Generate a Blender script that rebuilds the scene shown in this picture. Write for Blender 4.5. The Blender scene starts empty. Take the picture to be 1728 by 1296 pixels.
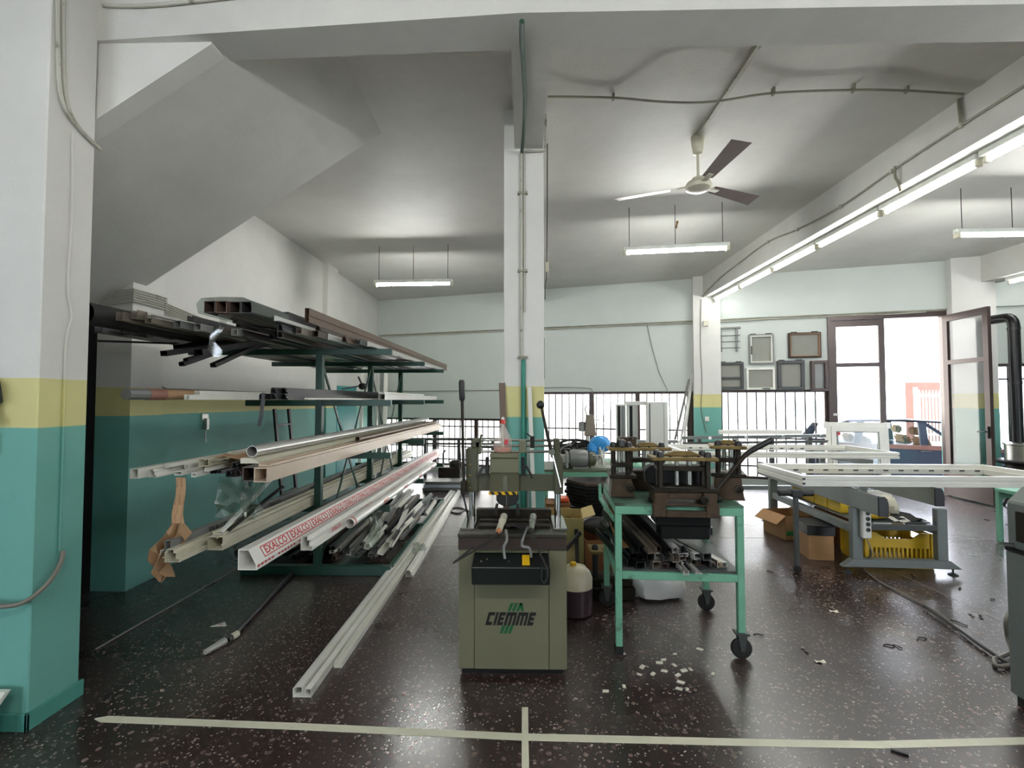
import bpy, bmesh, math, random
from mathutils import Vector, Matrix, Euler
random.seed(7)
SC = bpy.context.scene
COL = SC.collection
V = Vector
# ------------------------------------------------------------------ camera, sky, exposure
F = 800.0                                  # focal length in pixels of the 1728 x 1296 frame
EYE = V((0, 0, 1.6))
cam_data = bpy.data.cameras.new('camera')
cam_data.sensor_width = 36.0
cam_data.lens = 36.0 * F / 1728.0
cam_data.clip_start = 0.05
cam = bpy.data.objects.new('camera', cam_data)
COL.objects.link(cam)
cam.location = EYE
cam.rotation_euler = Euler((math.radians(90) + math.atan(27 / F), 0, math.atan(17 / F)))
SC.camera = cam
CR = cam.rotation_euler.to_matrix()
world = bpy.data.worlds.new('daylight')
SC.world = world
world.use_nodes = True
wn = world.node_tree.nodes
wbg = wn['Background']
wbg.inputs['Color'].default_value = (0.84, 0.89, 1.0, 1)
wbg.inputs['Strength'].default_value = 9.0
sun_data = bpy.data.lights.new('sun', 'SUN')
sun_data.energy = 9.0
sun_data.angle = math.radians(1.0)
sun_data.color = (1.0, 0.95, 0.87)
sun = bpy.data.objects.new('sun', sun_data)
COL.objects.link(sun)
sun.rotation_euler = Euler((math.radians(36), 0, math.radians(-20)))
SC.view_settings.view_transform = 'Standard'
SC.view_settings.look = 'None'
SC.view_settings.gamma = 1.0
SC.view_settings.use_curve_mapping = False
SC.view_settings.exposure = 0.55
TUBE_STRENGTH = 135.0
try:
    SC.cycles.use_denoising = True
    SC.cycles.max_bounces = 10
    SC.cycles.diffuse_bounces = 6
    SC.cycles.transparent_max_bounces = 16
    SC.cycles.sample_clamp_indirect = 6.0
    SC.cycles.caustics_reflective = False
    SC.cycles.caustics_refractive = False
except Exception:
    pass

# ------------------------------------------------------------------ pixel -> place helpers
def ray(px, py):
    return CR @ V(((px - 864) / F, -(py - 648) / F, -1.0))
def PY(px, py, Y):
    d = ray(px, py); return EYE + d * (Y / d.y)
def PZ(px, py, z):
    d = ray(px, py); return EYE + d * ((z - EYE.z) / d.z)
def PX(px, py, X):
    d = ray(px, py); return EYE + d * (X / d.x)
# back wall frame: local x runs along the wall, local y out of the room, local z up
WA = math.atan(0.285)
CORNER = V((-3.42, 11.15, 0))
WM = Matrix.Translation(CORNER) @ Matrix.Rotation(-WA, 4, 'Z')
WMI = WM.inverted()
def S(X):
    return (X + 3.42) / math.cos(WA)
def WP(px, py, off=0.0):
    """pixel -> (s, z) on the plane 'off' in front of the back wall"""
    o = WMI @ EYE; d = WMI.to_3x3() @ ray(px, py)
    t = (-off - o.y) / d.y
    p = o + d * t
    return p.x, p.z
def frame(x, y, z=0, deg=0):
    return Matrix.Translation(V((x, y, z))) @ Matrix.Rotation(math.radians(deg), 4, 'Z')

# ------------------------------------------------------------------ mesh builder
class MB:
    def __init__(s, M=None):
        s.v = []; s.f = []; s.M = M
    def add(s, vs, fs):
        n = len(s.v)
        for p in vs:
            p = V(p)
            s.v.append(s.M @ p if s.M else p)
        s.f += [tuple(i + n for i in f) for f in fs]
        return s
    def box(s, x0, x1, y0, y1, z0, z1):
        return s.hexa([(x0, y0, z0), (x1, y0, z0), (x1, y1, z0), (x0, y1, z0)],
                      [(x0, y0, z1), (x1, y0, z1), (x1, y1, z1), (x0, y1, z1)])
    def hexa(s, lo, hi):
        n = len(lo)
        fs = [tuple(range(n - 1, -1, -1)), tuple(range(n, 2 * n))]
        fs += [(i, (i + 1) % n, n + (i + 1) % n, n + i) for i in range(n)]
        return s.add(list(lo) + list(hi), fs)
    def prism(s, poly, a, b, axis='y'):
        """poly of 2D points extruded from a to b along an axis"""
        if axis == 'y': m = lambda p, t: (p[0], t, p[1])
        elif axis == 'x': m = lambda p, t: (t, p[0], p[1])
        else: m = lambda p, t: (p[0], p[1], t)
        return s.hexa([m(p, a) for p in poly], [m(p, b) for p in poly])
    def basis(s, p, q, up=(0, 0, 1), roll=0.0):
        d = (V(q) - V(p)).normalized()
        up = V(up)
        if abs(d.dot(up)) > 0.98: up = V((0, 1, 0))
        side = d.cross(up).normalized()
        u = side.cross(d).normalized()
        if roll:
            c, t = math.cos(roll), math.sin(roll)
            side, u = side * c + u * t, u * c - side * t
        return d, side, u
    def bar(s, p, q, w, h, up=(0, 0, 1), roll=0.0):
        d, a, b = s.basis(p, q, up, roll)
        p = V(p); q = V(q)
        c = [(-w / 2, -h / 2), (w / 2, -h / 2), (w / 2, h / 2), (-w / 2, h / 2)]
        return s.hexa([p + a * x + b * y for x, y in c], [q + a * x + b * y for x, y in c])
    def sect(s, p, q, outer, inner=None, up=(0, 0, 1), roll=0.0, path=None):
        """extrude a cross-section from p to q (or along a path); an inner loop makes it hollow"""
        pts = [V(x) for x in (path or (p, q))]
        n = len(outer); rings = []; vs = []
        for i, c in enumerate(pts):
            a0 = pts[max(i - 1, 0)]; a1 = pts[min(i + 1, len(pts) - 1)]
            d, a, b = s.basis(a0, a1, up, roll)
            for x, y in outer: vs.append(c + a * x + b * y)
            if inner:
                for x, y in inner: vs.append(c + a * x + b * y)
        st = n * (2 if inner else 1); fs = []
        for k in range(len(pts) - 1):
            o0 = k * st; o1 = o0 + st
            for i in range(n):
                j = (i + 1) % n
                fs.append((o0 + i, o0 + j, o1 + j, o1 + i))
                if inner: fs.append((o0 + n + j, o0 + n + i, o1 + n + i, o1 + n + j))
        L = (len(pts) - 1) * st
        if inner:
            for i in range(n):
                j = (i + 1) % n
                fs.append((j, i, n + i, n + j)); fs.append((L + i, L + j, L + n + j, L + n + i))
        else:
            fs.append(tuple(range(n - 1, -1, -1))); fs.append(tuple(L + i for i in range(n)))
        return s.add(vs, fs)
    def tube(s, pts, r, n=8):
        pts = [V(p) for p in pts]
        vs = []; fs = []; prev = None
        for i, c in enumerate(pts):
            d = (pts[min(i + 1, len(pts) - 1)] - pts[max(i - 1, 0)]).normalized()
            if prev is None:
                up = V((0, 0, 1)) if abs(d.z) < 0.95 else V((0, 1, 0))
                a = d.cross(up).normalized()
            else:
                a = (prev - d * prev.dot(d)).normalized()
            prev = a; b = a.cross(d)
            rr = r[i] if isinstance(r, (list, tuple)) else r
            for k in range(n):
                t = 2 * math.pi * k / n
                vs.append(c + (a * math.cos(t) + b * math.sin(t)) * rr)
        for i in range(len(pts) - 1):
            for k in range(n):
                k2 = (k + 1) % n
                fs.append((i * n + k, i * n + k2, (i + 1) * n + k2, (i + 1) * n + k))
        fs.append(tuple(range(n - 1, -1, -1))); fs.append(tuple((len(pts) - 1) * n + k for k in range(n)))
        return s.add(vs, fs)
    def lathe(s, c, prof, n=20, R=None):
        """prof = [(radius, height)...] spun about local z at c; R turns the axis"""
        vs = []; fs = []; c = V(c)
        for r, z in prof:
            for k in range(n):
                t = 2 * math.pi * k / n
                p = V((r * math.cos(t), r * math.sin(t), z))
                vs.append(c + (R @ p if R else p))
        for i in range(len(prof) - 1):
            for k in range(n):
                k2 = (k + 1) % n
                fs.append((i * n + k, i * n + k2, (i + 1) * n + k2, (i + 1) * n + k))
        fs.append(tuple(range(n - 1, -1, -1))); fs.append(tuple((len(prof) - 1) * n + k for k in range(n)))
        return s.add(vs, fs)
    def ball(s, c, r, n=12, sq=(1, 1, 1)):
        m = max(4, n // 2)
        prof = [(max(1e-4, math.sin(math.pi * i / m)), -math.cos(math.pi * i / m)) for i in range(m + 1)]
        R = Matrix.Diagonal((r * sq[0], r * sq[1], r * sq[2]))
        return s.lathe(c, prof, n, R)
    def sheet(s, grid, th=0.002):
        """thin sheet of real thickness from a grid of points [row][col]"""
        R = len(grid); C = len(grid[0]); vs = []; nrm = []
        for i in range(R):
            for j in range(C):
                a = V(grid[min(i + 1, R - 1)][j]) - V(grid[max(i - 1, 0)][j])
                b = V(grid[i][min(j + 1, C - 1)]) - V(grid[i][max(j - 1, 0)])
                nn = a.cross(b); nrm.append(nn.normalized() if nn.length > 1e-9 else V((0, 0, 1)))
        for sg in (0.5, -0.5):
            for i in range(R):
                for j in range(C):
                    vs.append(V(grid[i][j]) + nrm[i * C + j] * th * sg)
        N = R * C; fs = []
        for i in range(R - 1):
            for j in range(C - 1):
                q = (i * C + j, i * C + j + 1, (i + 1) * C + j + 1, (i + 1) * C + j)
                fs.append(q); fs.append(tuple(x + N for x in reversed(q)))
        edge = [(0, j) for j in range(C)] + [(i, C - 1) for i in range(1, R)] + \
               [(R - 1, j) for j in range(C - 2, -1, -1)] + [(i, 0) for i in range(R - 2, 0, -1)]
        for k in range(len(edge)):
            a = edge[k]; b = edge[(k + 1) % len(edge)]
            ia = a[0] * C + a[1]; ib = b[0] * C + b[1]
            fs.append((ib, ia, ia + N, ib + N))
        return s.add(vs, fs)

WL = {}
def tag(o, label=None, cat=None, group=None, kind=None):
    if label: o['label'] = label
    if cat: o['category'] = cat
    if group: o['group'] = group
    if kind: o['kind'] = kind
    return o
def thing(name, label, cat, loc=(0, 0, 0), group=None, kind=None):
    o = bpy.data.objects.new(name, None)
    COL.objects.link(o); o.location = V(loc); o.empty_display_size = 0.1
    WL[o.name] = V(loc)
    return tag(o, label, cat, group, kind)
def build(mb, name, mat, parent=None, label=None, cat=None, group=None, kind=None, bevel=0.0, smooth=False, seg=1):
    vs = mb.v
    lo = V((min(p.x for p in vs), min(p.y for p in vs), min(p.z for p in vs)))
    hi = V((max(p.x for p in vs), max(p.y for p in vs), max(p.z for p in vs)))
    c = V(((lo.x + hi.x) / 2, (lo.y + hi.y) / 2, lo.z))
    me = bpy.data.meshes.new(name)
    me.from_pydata([p - c for p in vs], [], mb.f)
    bm = bmesh.new(); bm.from_mesh(me)
    bmesh.ops.recalc_face_normals(bm, faces=bm.faces)
    if bevel > 0:
        ed = [e for e in bm.edges if len(e.link_faces) == 2 and e.calc_face_angle(0) > 0.6]
        bmesh.ops.bevel(bm, geom=ed, offset=bevel, segments=seg, affect='EDGES', clamp_overlap=True)
    bm.to_mesh(me); bm.free()
    if smooth:
        me.shade_smooth(); me.set_sharp_from_angle(angle=math.radians(38))
    me.materials.append(mat)
    o = bpy.data.objects.new(name, me); COL.objects.link(o)
    WL[o.name] = c
    if parent is not None:
        o.parent = parent; o.location = c - WL[parent.name]
    else:
        o.location = c
    return tag(o, label, cat, group, kind)
def part(parent, name, mat, fn, M=None, **k):
    mb = MB(M); fn(mb); return build(mb, name, mat, parent, **k)
def copy_tree(o, parent=None):
    c = o.copy(); COL.objects.link(c); c.parent = parent
    for ch in list(o.children): copy_tree(ch, c)
    return c
def text_mesh(name, body, size, mat, M, parent, shear=0.0, offset=0.0, extrude=0.0006, sx=1.0, space=1.0):
    cu = bpy.data.curves.new(name, 'FONT'); cu.body = body; cu.size = size
    cu.shear = shear; cu.offset = offset; cu.extrude = extrude; cu.space_character = space
    cu.align_x = 'CENTER'; cu.align_y = 'CENTER'; cu.resolution_u = 3
    t = bpy.data.objects.new(name, cu); COL.objects.link(t)
    dg = bpy.context.evaluated_depsgraph_get()
    me = bpy.data.meshes.new_from_object(t.evaluated_get(dg))
    bpy.data.objects.remove(t); bpy.data.curves.remove(cu)
    me.transform(Matrix.Diagonal((sx, 1, 1, 1))); me.transform(M.to_3x3().to_4x4())
    me.materials.clear(); me.materials.append(mat)
    o = bpy.data.objects.new(name, me); COL.objects.link(o)
    o.parent = parent; o.location = M.translation - WL[parent.name]
    WL[o.name] = M.translation.copy()
    return o
# orientation of lettering that faces -y (towards the viewer) / any basis
def face_M(pos, xdir, ydir):
    x = V(xdir).normalized(); y = V(ydir); y = (y - x * y.dot(x)).normalized(); z = x.cross(y)
    M = Matrix((x, y, z)).transposed().to_4x4(); M.translation = V(pos); return M

# ------------------------------------------------------------------ materials
def lin(c):
    return tuple((x / 255 / 12.92) if x / 255 <= 0.04045 else ((x / 255 + 0.055) / 1.055) ** 2.4 for x in c) + (1.0,)
MATS = {}
def mat(name, rgb, rough=0.5, metal=0.0, var=0.12, scale=6.0, bump=0.0, bscale=40.0, spec=0.5, emit=None, alpha=None, dirt=None):
    m = bpy.data.materials.new(name); m.use_nodes = True
    nt = m.node_tree; b = nt.nodes['Principled BSDF']; N = nt.nodes.new; L = nt.links.new
    b.inputs['Roughness'].default_value = rough; b.inputs['Metallic'].default_value = metal
    b.inputs['Specular IOR Level'].default_value = spec
    geo = N('ShaderNodeNewGeometry')
    no = N('ShaderNodeTexNoise'); no.inputs['Scale'].default_value = scale; no.inputs['Detail'].default_value = 6
    no.inputs['Roughness'].default_value = 0.62
    L(geo.outputs['Position'], no.inputs['Vector'])
    rp = N('ShaderNodeValToRGB')
    c = lin(rgb)
    rp.color_ramp.elements[0].position = 0.3; rp.color_ramp.elements[1].position = 0.7
    rp.color_ramp.elements[0].color = tuple(x * (1 - var) for x in c[:3]) + (1,)
    rp.color_ramp.elements[1].color = tuple(min(1, x * (1 + var)) for x in c[:3]) + (1,)
    L(no.outputs['Fac'], rp.inputs['Fac'])
    src = rp.outputs['Color']
    if dirt:
        n2 = N('ShaderNodeTexNoise'); n2.inputs['Scale'].default_value = dirt[1]; n2.inputs['Detail'].default_value = 8
        L(geo.outputs['Position'], n2.inputs['Vector'])
        r2 = N('ShaderNodeValToRGB'); r2.color_ramp.elements[0].position = dirt[2]; r2.color_ramp.elements[1].position = min(1, dirt[2] + 0.14)
        L(n2.outputs['Fac'], r2.inputs['Fac'])
        mx = N('ShaderNodeMix'); mx.data_type = 'RGBA'
        L(r2.outputs['Color'], mx.inputs['Factor']); L(src, mx.inputs[6]); mx.inputs[7].default_value = lin(dirt[0])
        src = mx.outputs[2]
    L(src, b.inputs['Base Color'])
    if bump:
        n3 = N('ShaderNodeTexNoise'); n3.inputs['Scale'].default_value = bscale; n3.inputs['Detail'].default_value = 5
        L(geo.outputs['Position'], n3.inputs['Vector'])
        bp = N('ShaderNodeBump'); bp.inputs['Strength'].default_value = bump; bp.inputs['Distance'].default_value = 0.01
        L(n3.outputs['Fac'], bp.inputs['Height']); L(bp.outputs['Normal'], b.inputs['Normal'])
    if emit:
        b.inputs['Emission Color'].default_value = lin(emit[0]); b.inputs['Emission Strength'].default_value = emit[1]
    if alpha is not None:
        b.inputs['Alpha'].default_value = alpha
    MATS[name] = m
    return m
def paint_mat(name, bands, rough=0.6, var=0.06, stain=0.10):
    """wall paint in horizontal bands: [(height from, rgb)...]"""
    m = mat(name, bands[0][1], rough, 0, var, 2.2, bump=0.12, bscale=60)
    nt = m.node_tree; N = nt.nodes.new; L = nt.links.new
    b = nt.nodes['Principled BSDF']
    geo = [n for n in nt.nodes if n.type == 'NEW_GEOMETRY'][0]
    sep = N('ShaderNodeSeparateXYZ'); L(geo.outputs['Position'], sep.inputs[0])
    wob = N('ShaderNodeTexNoise'); wob.inputs['Scale'].default_value = 3.0; L(geo.outputs['Position'], wob.inputs['Vector'])
    ma = N('ShaderNodeMath'); ma.operation = 'MULTIPLY_ADD'; ma.inputs[1].default_value = 0.012
    L(wob.outputs['Fac'], ma.inputs[0]); L(sep.outputs['Z'], ma.inputs[2])
    col = None
    for z, rgb in bands:
        if col is None:
            r = N('ShaderNodeRGB'); r.outputs[0].default_value = lin(rgb); col = r.outputs[0]; continue
        gt = N('ShaderNodeMath'); gt.operation = 'GREATER_THAN'; gt.inputs[1].default_value = z + 0.006
        L(ma.outputs[0], gt.inputs[0])
        mx = N('ShaderNodeMix'); mx.data_type = 'RGBA'; L(gt.outputs[0], mx.inputs['Factor'])
        L(col, mx.inputs[6]); mx.inputs[7].default_value = lin(rgb); col = mx.outputs[2]
    n2 = N('ShaderNodeTexNoise'); n2.inputs['Scale'].default_value = 1.7; n2.inputs['Detail'].default_value = 9; n2.inputs['Roughness'].default_value = 0.7
    L(geo.outputs['Position'], n2.inputs['Vector'])
    mr = N('ShaderNodeMapRange'); mr.inputs['From Min'].default_value = 0.35; mr.inputs['From Max'].default_value = 0.7
    mr.inputs['To Min'].default_value = 1 - stain; mr.inputs['To Max'].default_value = 1.0
    L(n2.outputs['Fac'], mr.inputs['Value'])
    mul = N('ShaderNodeMix'); mul.data_type = 'RGBA'; mul.blend_type = 'MULTIPLY'; mul.inputs['Factor'].default_value = 1
    L(col, mul.inputs[6]); L(mr.outputs[0], mul.inputs[7])
    L(mul.outputs[2], b.inputs['Base Color'])
    return m
def glass_mat(name, tint=(240, 241, 242), refl=0.04, rough=0.02, k=0.4):
    m = bpy.data.materials.new(name); m.use_nodes = True
    nt = m.node_tree; nt.nodes.clear(); N = nt.nodes.new; L = nt.links.new
    out = N('ShaderNodeOutputMaterial'); tr = N('ShaderNodeBsdfTransparent'); gl = N('ShaderNodeBsdfGlossy'); mx = N('ShaderNodeMixShader')
    tr.inputs[0].default_value = lin(tint); gl.inputs['Roughness'].default_value = rough
    lw = N('ShaderNodeLayerWeight'); lw.inputs['Blend'].default_value = 0.5
    pw = N('ShaderNodeMath'); pw.operation = 'POWER'; pw.inputs[1].default_value = 4.0
    L(lw.outputs['Facing'], pw.inputs[0])
    mm = N('ShaderNodeMath'); mm.operation = 'MULTIPLY_ADD'; mm.inputs[1].default_value = k; mm.inputs[2].default_value = refl
    L(pw.outputs[0], mm.inputs[0]); L(mm.outputs[0], mx.inputs[0]); L(tr.outputs[0], mx.inputs[1]); L(gl.outputs[0], mx.inputs[2])
    L(mx.outputs[0], out.inputs[0])
    MATS[name] = m
    return m
WHITE = (222, 220, 214); TEAL = (112, 176, 164); YEL = (216, 209, 146)
BANDS = [(0, TEAL), (1.463, YEL), (1.708, WHITE)]
M_wall = paint_mat('wall_paint_banded', BANDS)
M_white = paint_mat('wall_paint_white', [(0, WHITE)])
M_ceil = paint_mat('ceiling_paint', [(0, (214, 212, 206))], stain=0.12)
M_panel = paint_mat('white_board', [(0, (200, 206, 200))], rough=0.45, stain=0.06)
M_recessshade = mat('recess_shade', (30, 30, 30), 0.9)  # near-black walls stand in for the shade inside the recess
def floor_mat():
    m = bpy.data.materials.new('terrazzo'); m.use_nodes = True
    nt = m.node_tree; b = nt.nodes['Principled BSDF']; N = nt.nodes.new; L = nt.links.new
    geo = N('ShaderNodeNewGeometry')
    warp = N('ShaderNodeTexNoise'); warp.inputs['Scale'].default_value = 30; L(geo.outputs['Position'], warp.inputs['Vector'])
    add = N('ShaderNodeVectorMath'); add.operation = 'MULTIPLY_ADD'; add.inputs[1].default_value = (0.02, 0.02, 0.02)
    L(warp.outputs['Color'], add.inputs[0]); L(geo.outputs['Position'], add.inputs[2])
    cols = []
    base = N('ShaderNodeRGB'); base.outputs[0].default_value = lin((46, 32, 31)); col = base.outputs[0]
    for sc, th, lo, hi in ((48, 0.45, (84, 59, 56), (40, 27, 26)), (30, 0.80, (132, 112, 106), (86, 68, 64)), (60, 0.88, (176, 166, 156), (120, 106, 100)), (110, 0.93, (205, 198, 188), (150, 138, 130))):
        vo = N('ShaderNodeTexVoronoi'); vo.inputs['Scale'].default_value = sc; L(add.outputs[0], vo.inputs['Vector'])
        sep = N('ShaderNodeSeparateColor'); L(vo.outputs['Color'], sep.inputs[0])
        gt = N('ShaderNodeMath'); gt.operation = 'GREATER_THAN'; gt.inputs[1].default_value = th; L(sep.outputs[0], gt.inputs[0])
        lt = N('ShaderNodeMath'); lt.operation = 'LESS_THAN'; lt.inputs[1].default_value = 0.36; L(vo.outputs['Distance'], lt.inputs[0])
        mu = N('ShaderNodeMath'); mu.operation = 'MULTIPLY'; L(gt.outputs[0], mu.inputs[0]); L(lt.outputs[0], mu.inputs[1])
        cm = N('ShaderNodeMix'); cm.data_type = 'RGBA'; L(sep.outputs[1], cm.inputs['Factor']); cm.inputs[6].default_value = lin(lo); cm.inputs[7].default_value = lin(hi)
        mx = N('ShaderNodeMix'); mx.data_type = 'RGBA'; L(mu.outputs[0], mx.inputs['Factor']); L(col, mx.inputs[6]); L(cm.outputs[2], mx.inputs[7]); col = mx.outputs[2]
    du = N('ShaderNodeTexNoise'); du.inputs['Scale'].default_value = 0.9; du.inputs['Detail'].default_value = 8; L(geo.outputs['Position'], du.inputs['Vector'])
    mr = N('ShaderNodeMapRange'); mr.inputs['From Min'].default_value = 0.42; mr.inputs['From Max'].default_value = 0.75
    mr.inputs['To Min'].default_value = 0.0; mr.inputs['To Max'].default_value = 0.16; L(du.outputs['Fac'], mr.inputs['Value'])
    mx = N('ShaderNodeMix'); mx.data_type = 'RGBA'; L(mr.outputs[0], mx.inputs['Factor']); L(col, mx.inputs[6]); mx.inputs[7].default_value = lin((122, 112, 106))
    L(mx.outputs[2], b.inputs['Base Color'])
    rr = N('ShaderNodeMapRange'); rr.inputs['From Min'].default_value = 0.3; rr.inputs['From Max'].default_value = 0.7
    rr.inputs['To Min'].default_value = 0.23; rr.inputs['To Max'].default_value = 0.34; L(du.outputs['Fac'], rr.inputs['Value'])
    L(rr.outputs[0], b.inputs['Roughness'])
    b.inputs['Specular IOR Level'].default_value = 1.0; b.inputs['Coat Weight'].default_value = 0.12; b.inputs['Coat Roughness'].default_value = 0.22; b.inputs['Coat IOR'].default_value = 1.6
    fn = N('ShaderNodeTexNoise'); fn.inputs['Scale'].default_value = 18; fn.inputs['Detail'].default_value = 6; L(geo.outputs['Position'], fn.inputs['Vector'])
    bp = N('ShaderNodeBump'); bp.inputs['Strength'].default_value = 0.05; bp.inputs['Distance'].default_value = 0.01
    L(fn.outputs['Fac'], bp.inputs['Height']); L(bp.outputs['Normal'], b.inputs['Normal'])
    return m
M_floor = floor_mat()
M_strip = mat('floor_strip', (150, 140, 132), 0.35)
M_tape = mat('masking_tape', (214, 212, 190), 0.55, var=0.06, scale=10, dirt=((120, 104, 84), 7, 0.66))
M_green = mat('rack_green', (32, 72, 60), 0.42, var=0.14, scale=9, bump=0.1, dirt=((70, 60, 50), 14, 0.68))
M_mint = mat('trolley_green', (112, 170, 143), 0.5, var=0.12, scale=8, bump=0.1, dirt=((60, 76, 64), 9, 0.6))
M_olive = mat('machine_paint', (112, 110, 88), 0.42, var=0.05, scale=5, bump=0.04)
M_olived = mat('machine_paint_dark', (80, 80, 63), 0.4, var=0.1, scale=8, dirt=((60, 56, 44), 10, 0.62))
M_steel = mat('bright_steel', (176, 174, 166), 0.28, 0.9, var=0.15, scale=20)
M_chrome = mat('chrome', (205, 205, 203), 0.14, 1.0, var=0.05)
M_iron = mat('dark_iron', (50, 45, 39), 0.45, 0.7, var=0.25, scale=14, dirt=((74, 56, 40), 16, 0.58))
M_brass = mat('ochre_cast_plate', (124, 104, 60), 0.45, 0.3, var=0.18, scale=16, dirt=((66, 56, 38), 18, 0.6))
M_cast = mat('brown_cast_block', (76, 60, 45), 0.5, 0.35, var=0.22, scale=15, dirt=((52, 44, 36), 12, 0.58))
M_black = mat('black_plastic', (22, 22, 23), 0.42, var=0.2)
M_blackm = mat('black_anodised', (30, 30, 31), 0.34, 0.5, var=0.2)
M_mintd = mat('grimy_trolley_top', (76, 112, 94), 0.55, var=0.2, scale=7, dirt=((44, 48, 40), 6, 0.5))
M_rubber = mat('black_rubber', (26, 25, 25), 0.7, var=0.2)
M_browncav = mat('table_edge_brown', (58, 46, 40), 0.5, var=0.2)
M_blackgreen = mat('control_box_black', (20, 27, 25), 0.35, var=0.15)
M_alu = mat('mill_aluminium', (202, 201, 196), 0.28, 0.45, var=0.08, scale=12)
M_pvc = mat('white_lacquer', (226, 225, 216), 0.32, var=0.05)
M_cream = mat('cream_lacquer', (208, 203, 182), 0.35, var=0.06)
M_beige = mat('beige_lacquer', (196, 176, 154), 0.38, var=0.06)
M_brownp = mat('brown_lacquer', (104, 84, 70), 0.36, var=0.1)
M_brown2 = mat('dark_brown_lacquer', (70, 58, 52), 0.36, var=0.12)
M_bronze = mat('bronze_lacquer', (122, 112, 100), 0.33, 0.35, var=0.1)
M_greyp = mat('grey_lacquer', (128, 130, 128), 0.38, 0.2, var=0.1)
M_darkp = mat('anthracite_lacquer', (64, 65, 66), 0.38, 0.2, var=0.15)
M_film = mat('white_film', (232, 230, 224), 0.22, var=0.05)
M_card = mat('cardboard', (168, 128, 88), 0.8, var=0.08, scale=9)
M_cardd = mat('brown_cardboard', (132, 88, 56), 0.8, var=0.1, scale=9)
M_cardy = mat('stained_pale_cardboard', (196, 172, 118), 0.8, var=0.08, scale=7, dirt=((70, 58, 42), 5, 0.62))
M_paper = mat('kraft_paper', (186, 150, 114), 0.75, var=0.07, scale=12)
M_crate = mat('yellow_crate_plastic', (196, 160, 34), 0.45, var=0.1)
M_tablegrey = mat('bench_grey', (112, 118, 116), 0.42, 0.1, var=0.08)
M_benchd = mat('bench_dark', (66, 70, 69), 0.5, var=0.15)
M_doorb = mat('brown_aluminium', (68, 55, 52), 0.35, 0.3, var=0.08)
M_barm = mat('bar_iron', (52, 48, 48), 0.5, 0.3)
M_conduit = mat('painted_conduit', (186, 184, 172), 0.5, var=0.08, dirt=((110, 106, 92), 14, 0.6))
M_conduitg = mat('grimy_conduit', (150, 148, 132), 0.55, var=0.15)
M_cable = mat('grey_cable', (120, 116, 106), 0.5)
M_cabled = mat('dark_cable', (38, 36, 34), 0.5)
M_tubeon = mat('lit_fluorescent_tube', (255, 255, 250), 0.4, emit=((252, 253, 250), TUBE_STRENGTH))
M_tubedim = mat('dimmed_fluorescent_tube', (255, 255, 250), 0.4, emit=((252, 253, 250), TUBE_STRENGTH * 0.26))  # beam tubes given weaker emission so the back wall stays less bright
M_batten = mat('white_batten', (228, 230, 222), 0.4)
M_red = mat('red_plastic', (200, 44, 34), 0.35)
M_redprint = mat('red_print', (196, 60, 66), 0.5, var=0.02)
M_blackprint = mat('black_print', (18, 18, 20), 0.5, var=0.02)
M_greenprint = mat('green_print', (22, 92, 52), 0.5, var=0.02)
M_yellow = mat('yellow_tape', (228, 180, 30), 0.45)
M_blue = mat('blue_plastic_bag', (52, 150, 222), 0.3, var=0.12, bump=0.3, bscale=30)
M_glass = glass_mat('window_glass')
M_clear = glass_mat('clear_plastic', (232, 237, 234), 0.10, 0.2, 0.55)
M_bottle = mat('bottle_plastic', (224, 212, 204), 0.22, alpha=0.34)
M_fabricgrey = mat('sample_panel_grey', (140, 140, 132), 0.7, var=0.05)
M_wood = mat('worn_wood', (134, 98, 60), 0.6, var=0.2, scale=16, dirt=((60, 48, 38), 8, 0.58))
M_jug = mat('milky_plastic', (222, 210, 182), 0.4, var=0.06)
M_purple = mat('dark_purple_liquid', (62, 46, 52), 0.3)
M_amber = mat('amber_liquid', (196, 112, 78), 0.25)
M_car = mat('car_paint_dark_blue', (66, 72, 92), 0.25, 0.2, var=0.05)
M_carsill = mat('car_waistline_rose', (150, 104, 98), 0.3, 0.2)
M_seat = mat('car_seat_beige', (186, 152, 112), 0.8)
M_street = mat('street_concrete', (205, 200, 190), 0.85, var=0.08, scale=1.5)
M_house = mat('house_render', (228, 224, 214), 0.8, var=0.05)
M_rose = mat('rose_render', (84, 56, 48), 0.85, var=0.1)
# ------------------------------------------------------------------ the room
CEIL = 3.96
def struct(name, m, fn, label, cat, M=None, parent=None, **k):
    mb = MB(M); fn(mb)
    return build(mb, name, m, parent, label if parent is None else None, cat if parent is None else None,
                 kind='structure' if parent is None else None, **k)
fl = struct('floor', M_floor, lambda b: b.hexa([(-6, -4.6, -.3), (11.6, -4.6, -.3), (11.6, 6.9, -.3), (-3.6, 11.2, -.3), (-6, 11.2, -.3)],
            [(-6, -4.6, 0), (11.6, -4.6, 0), (11.6, 6.9, 0), (-3.6, 11.2, 0), (-6, 11.2, 0)]),
            'dark reddish polished terrazzo floor with pale chips', 'floor')
for (x0, y0, x1, y1) in ((-3.4, 5.62, 9.5, 5.62), (3.47, 2.7, 3.47, 9.2), (-1.2, 2.7, -1.2, 5.6)):
    part(fl, 'divider_strip', M_strip, lambda b: b.bar((x0, y0, .0007), (x1, y1, .0007), .008, .0014))
struct('ceiling', M_ceil, lambda b: b.box(-6, 11.8, -4.8, 12.0, CEIL, CEIL + .25), 'off-white painted concrete ceiling with soft stains', 'ceiling')
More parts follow.
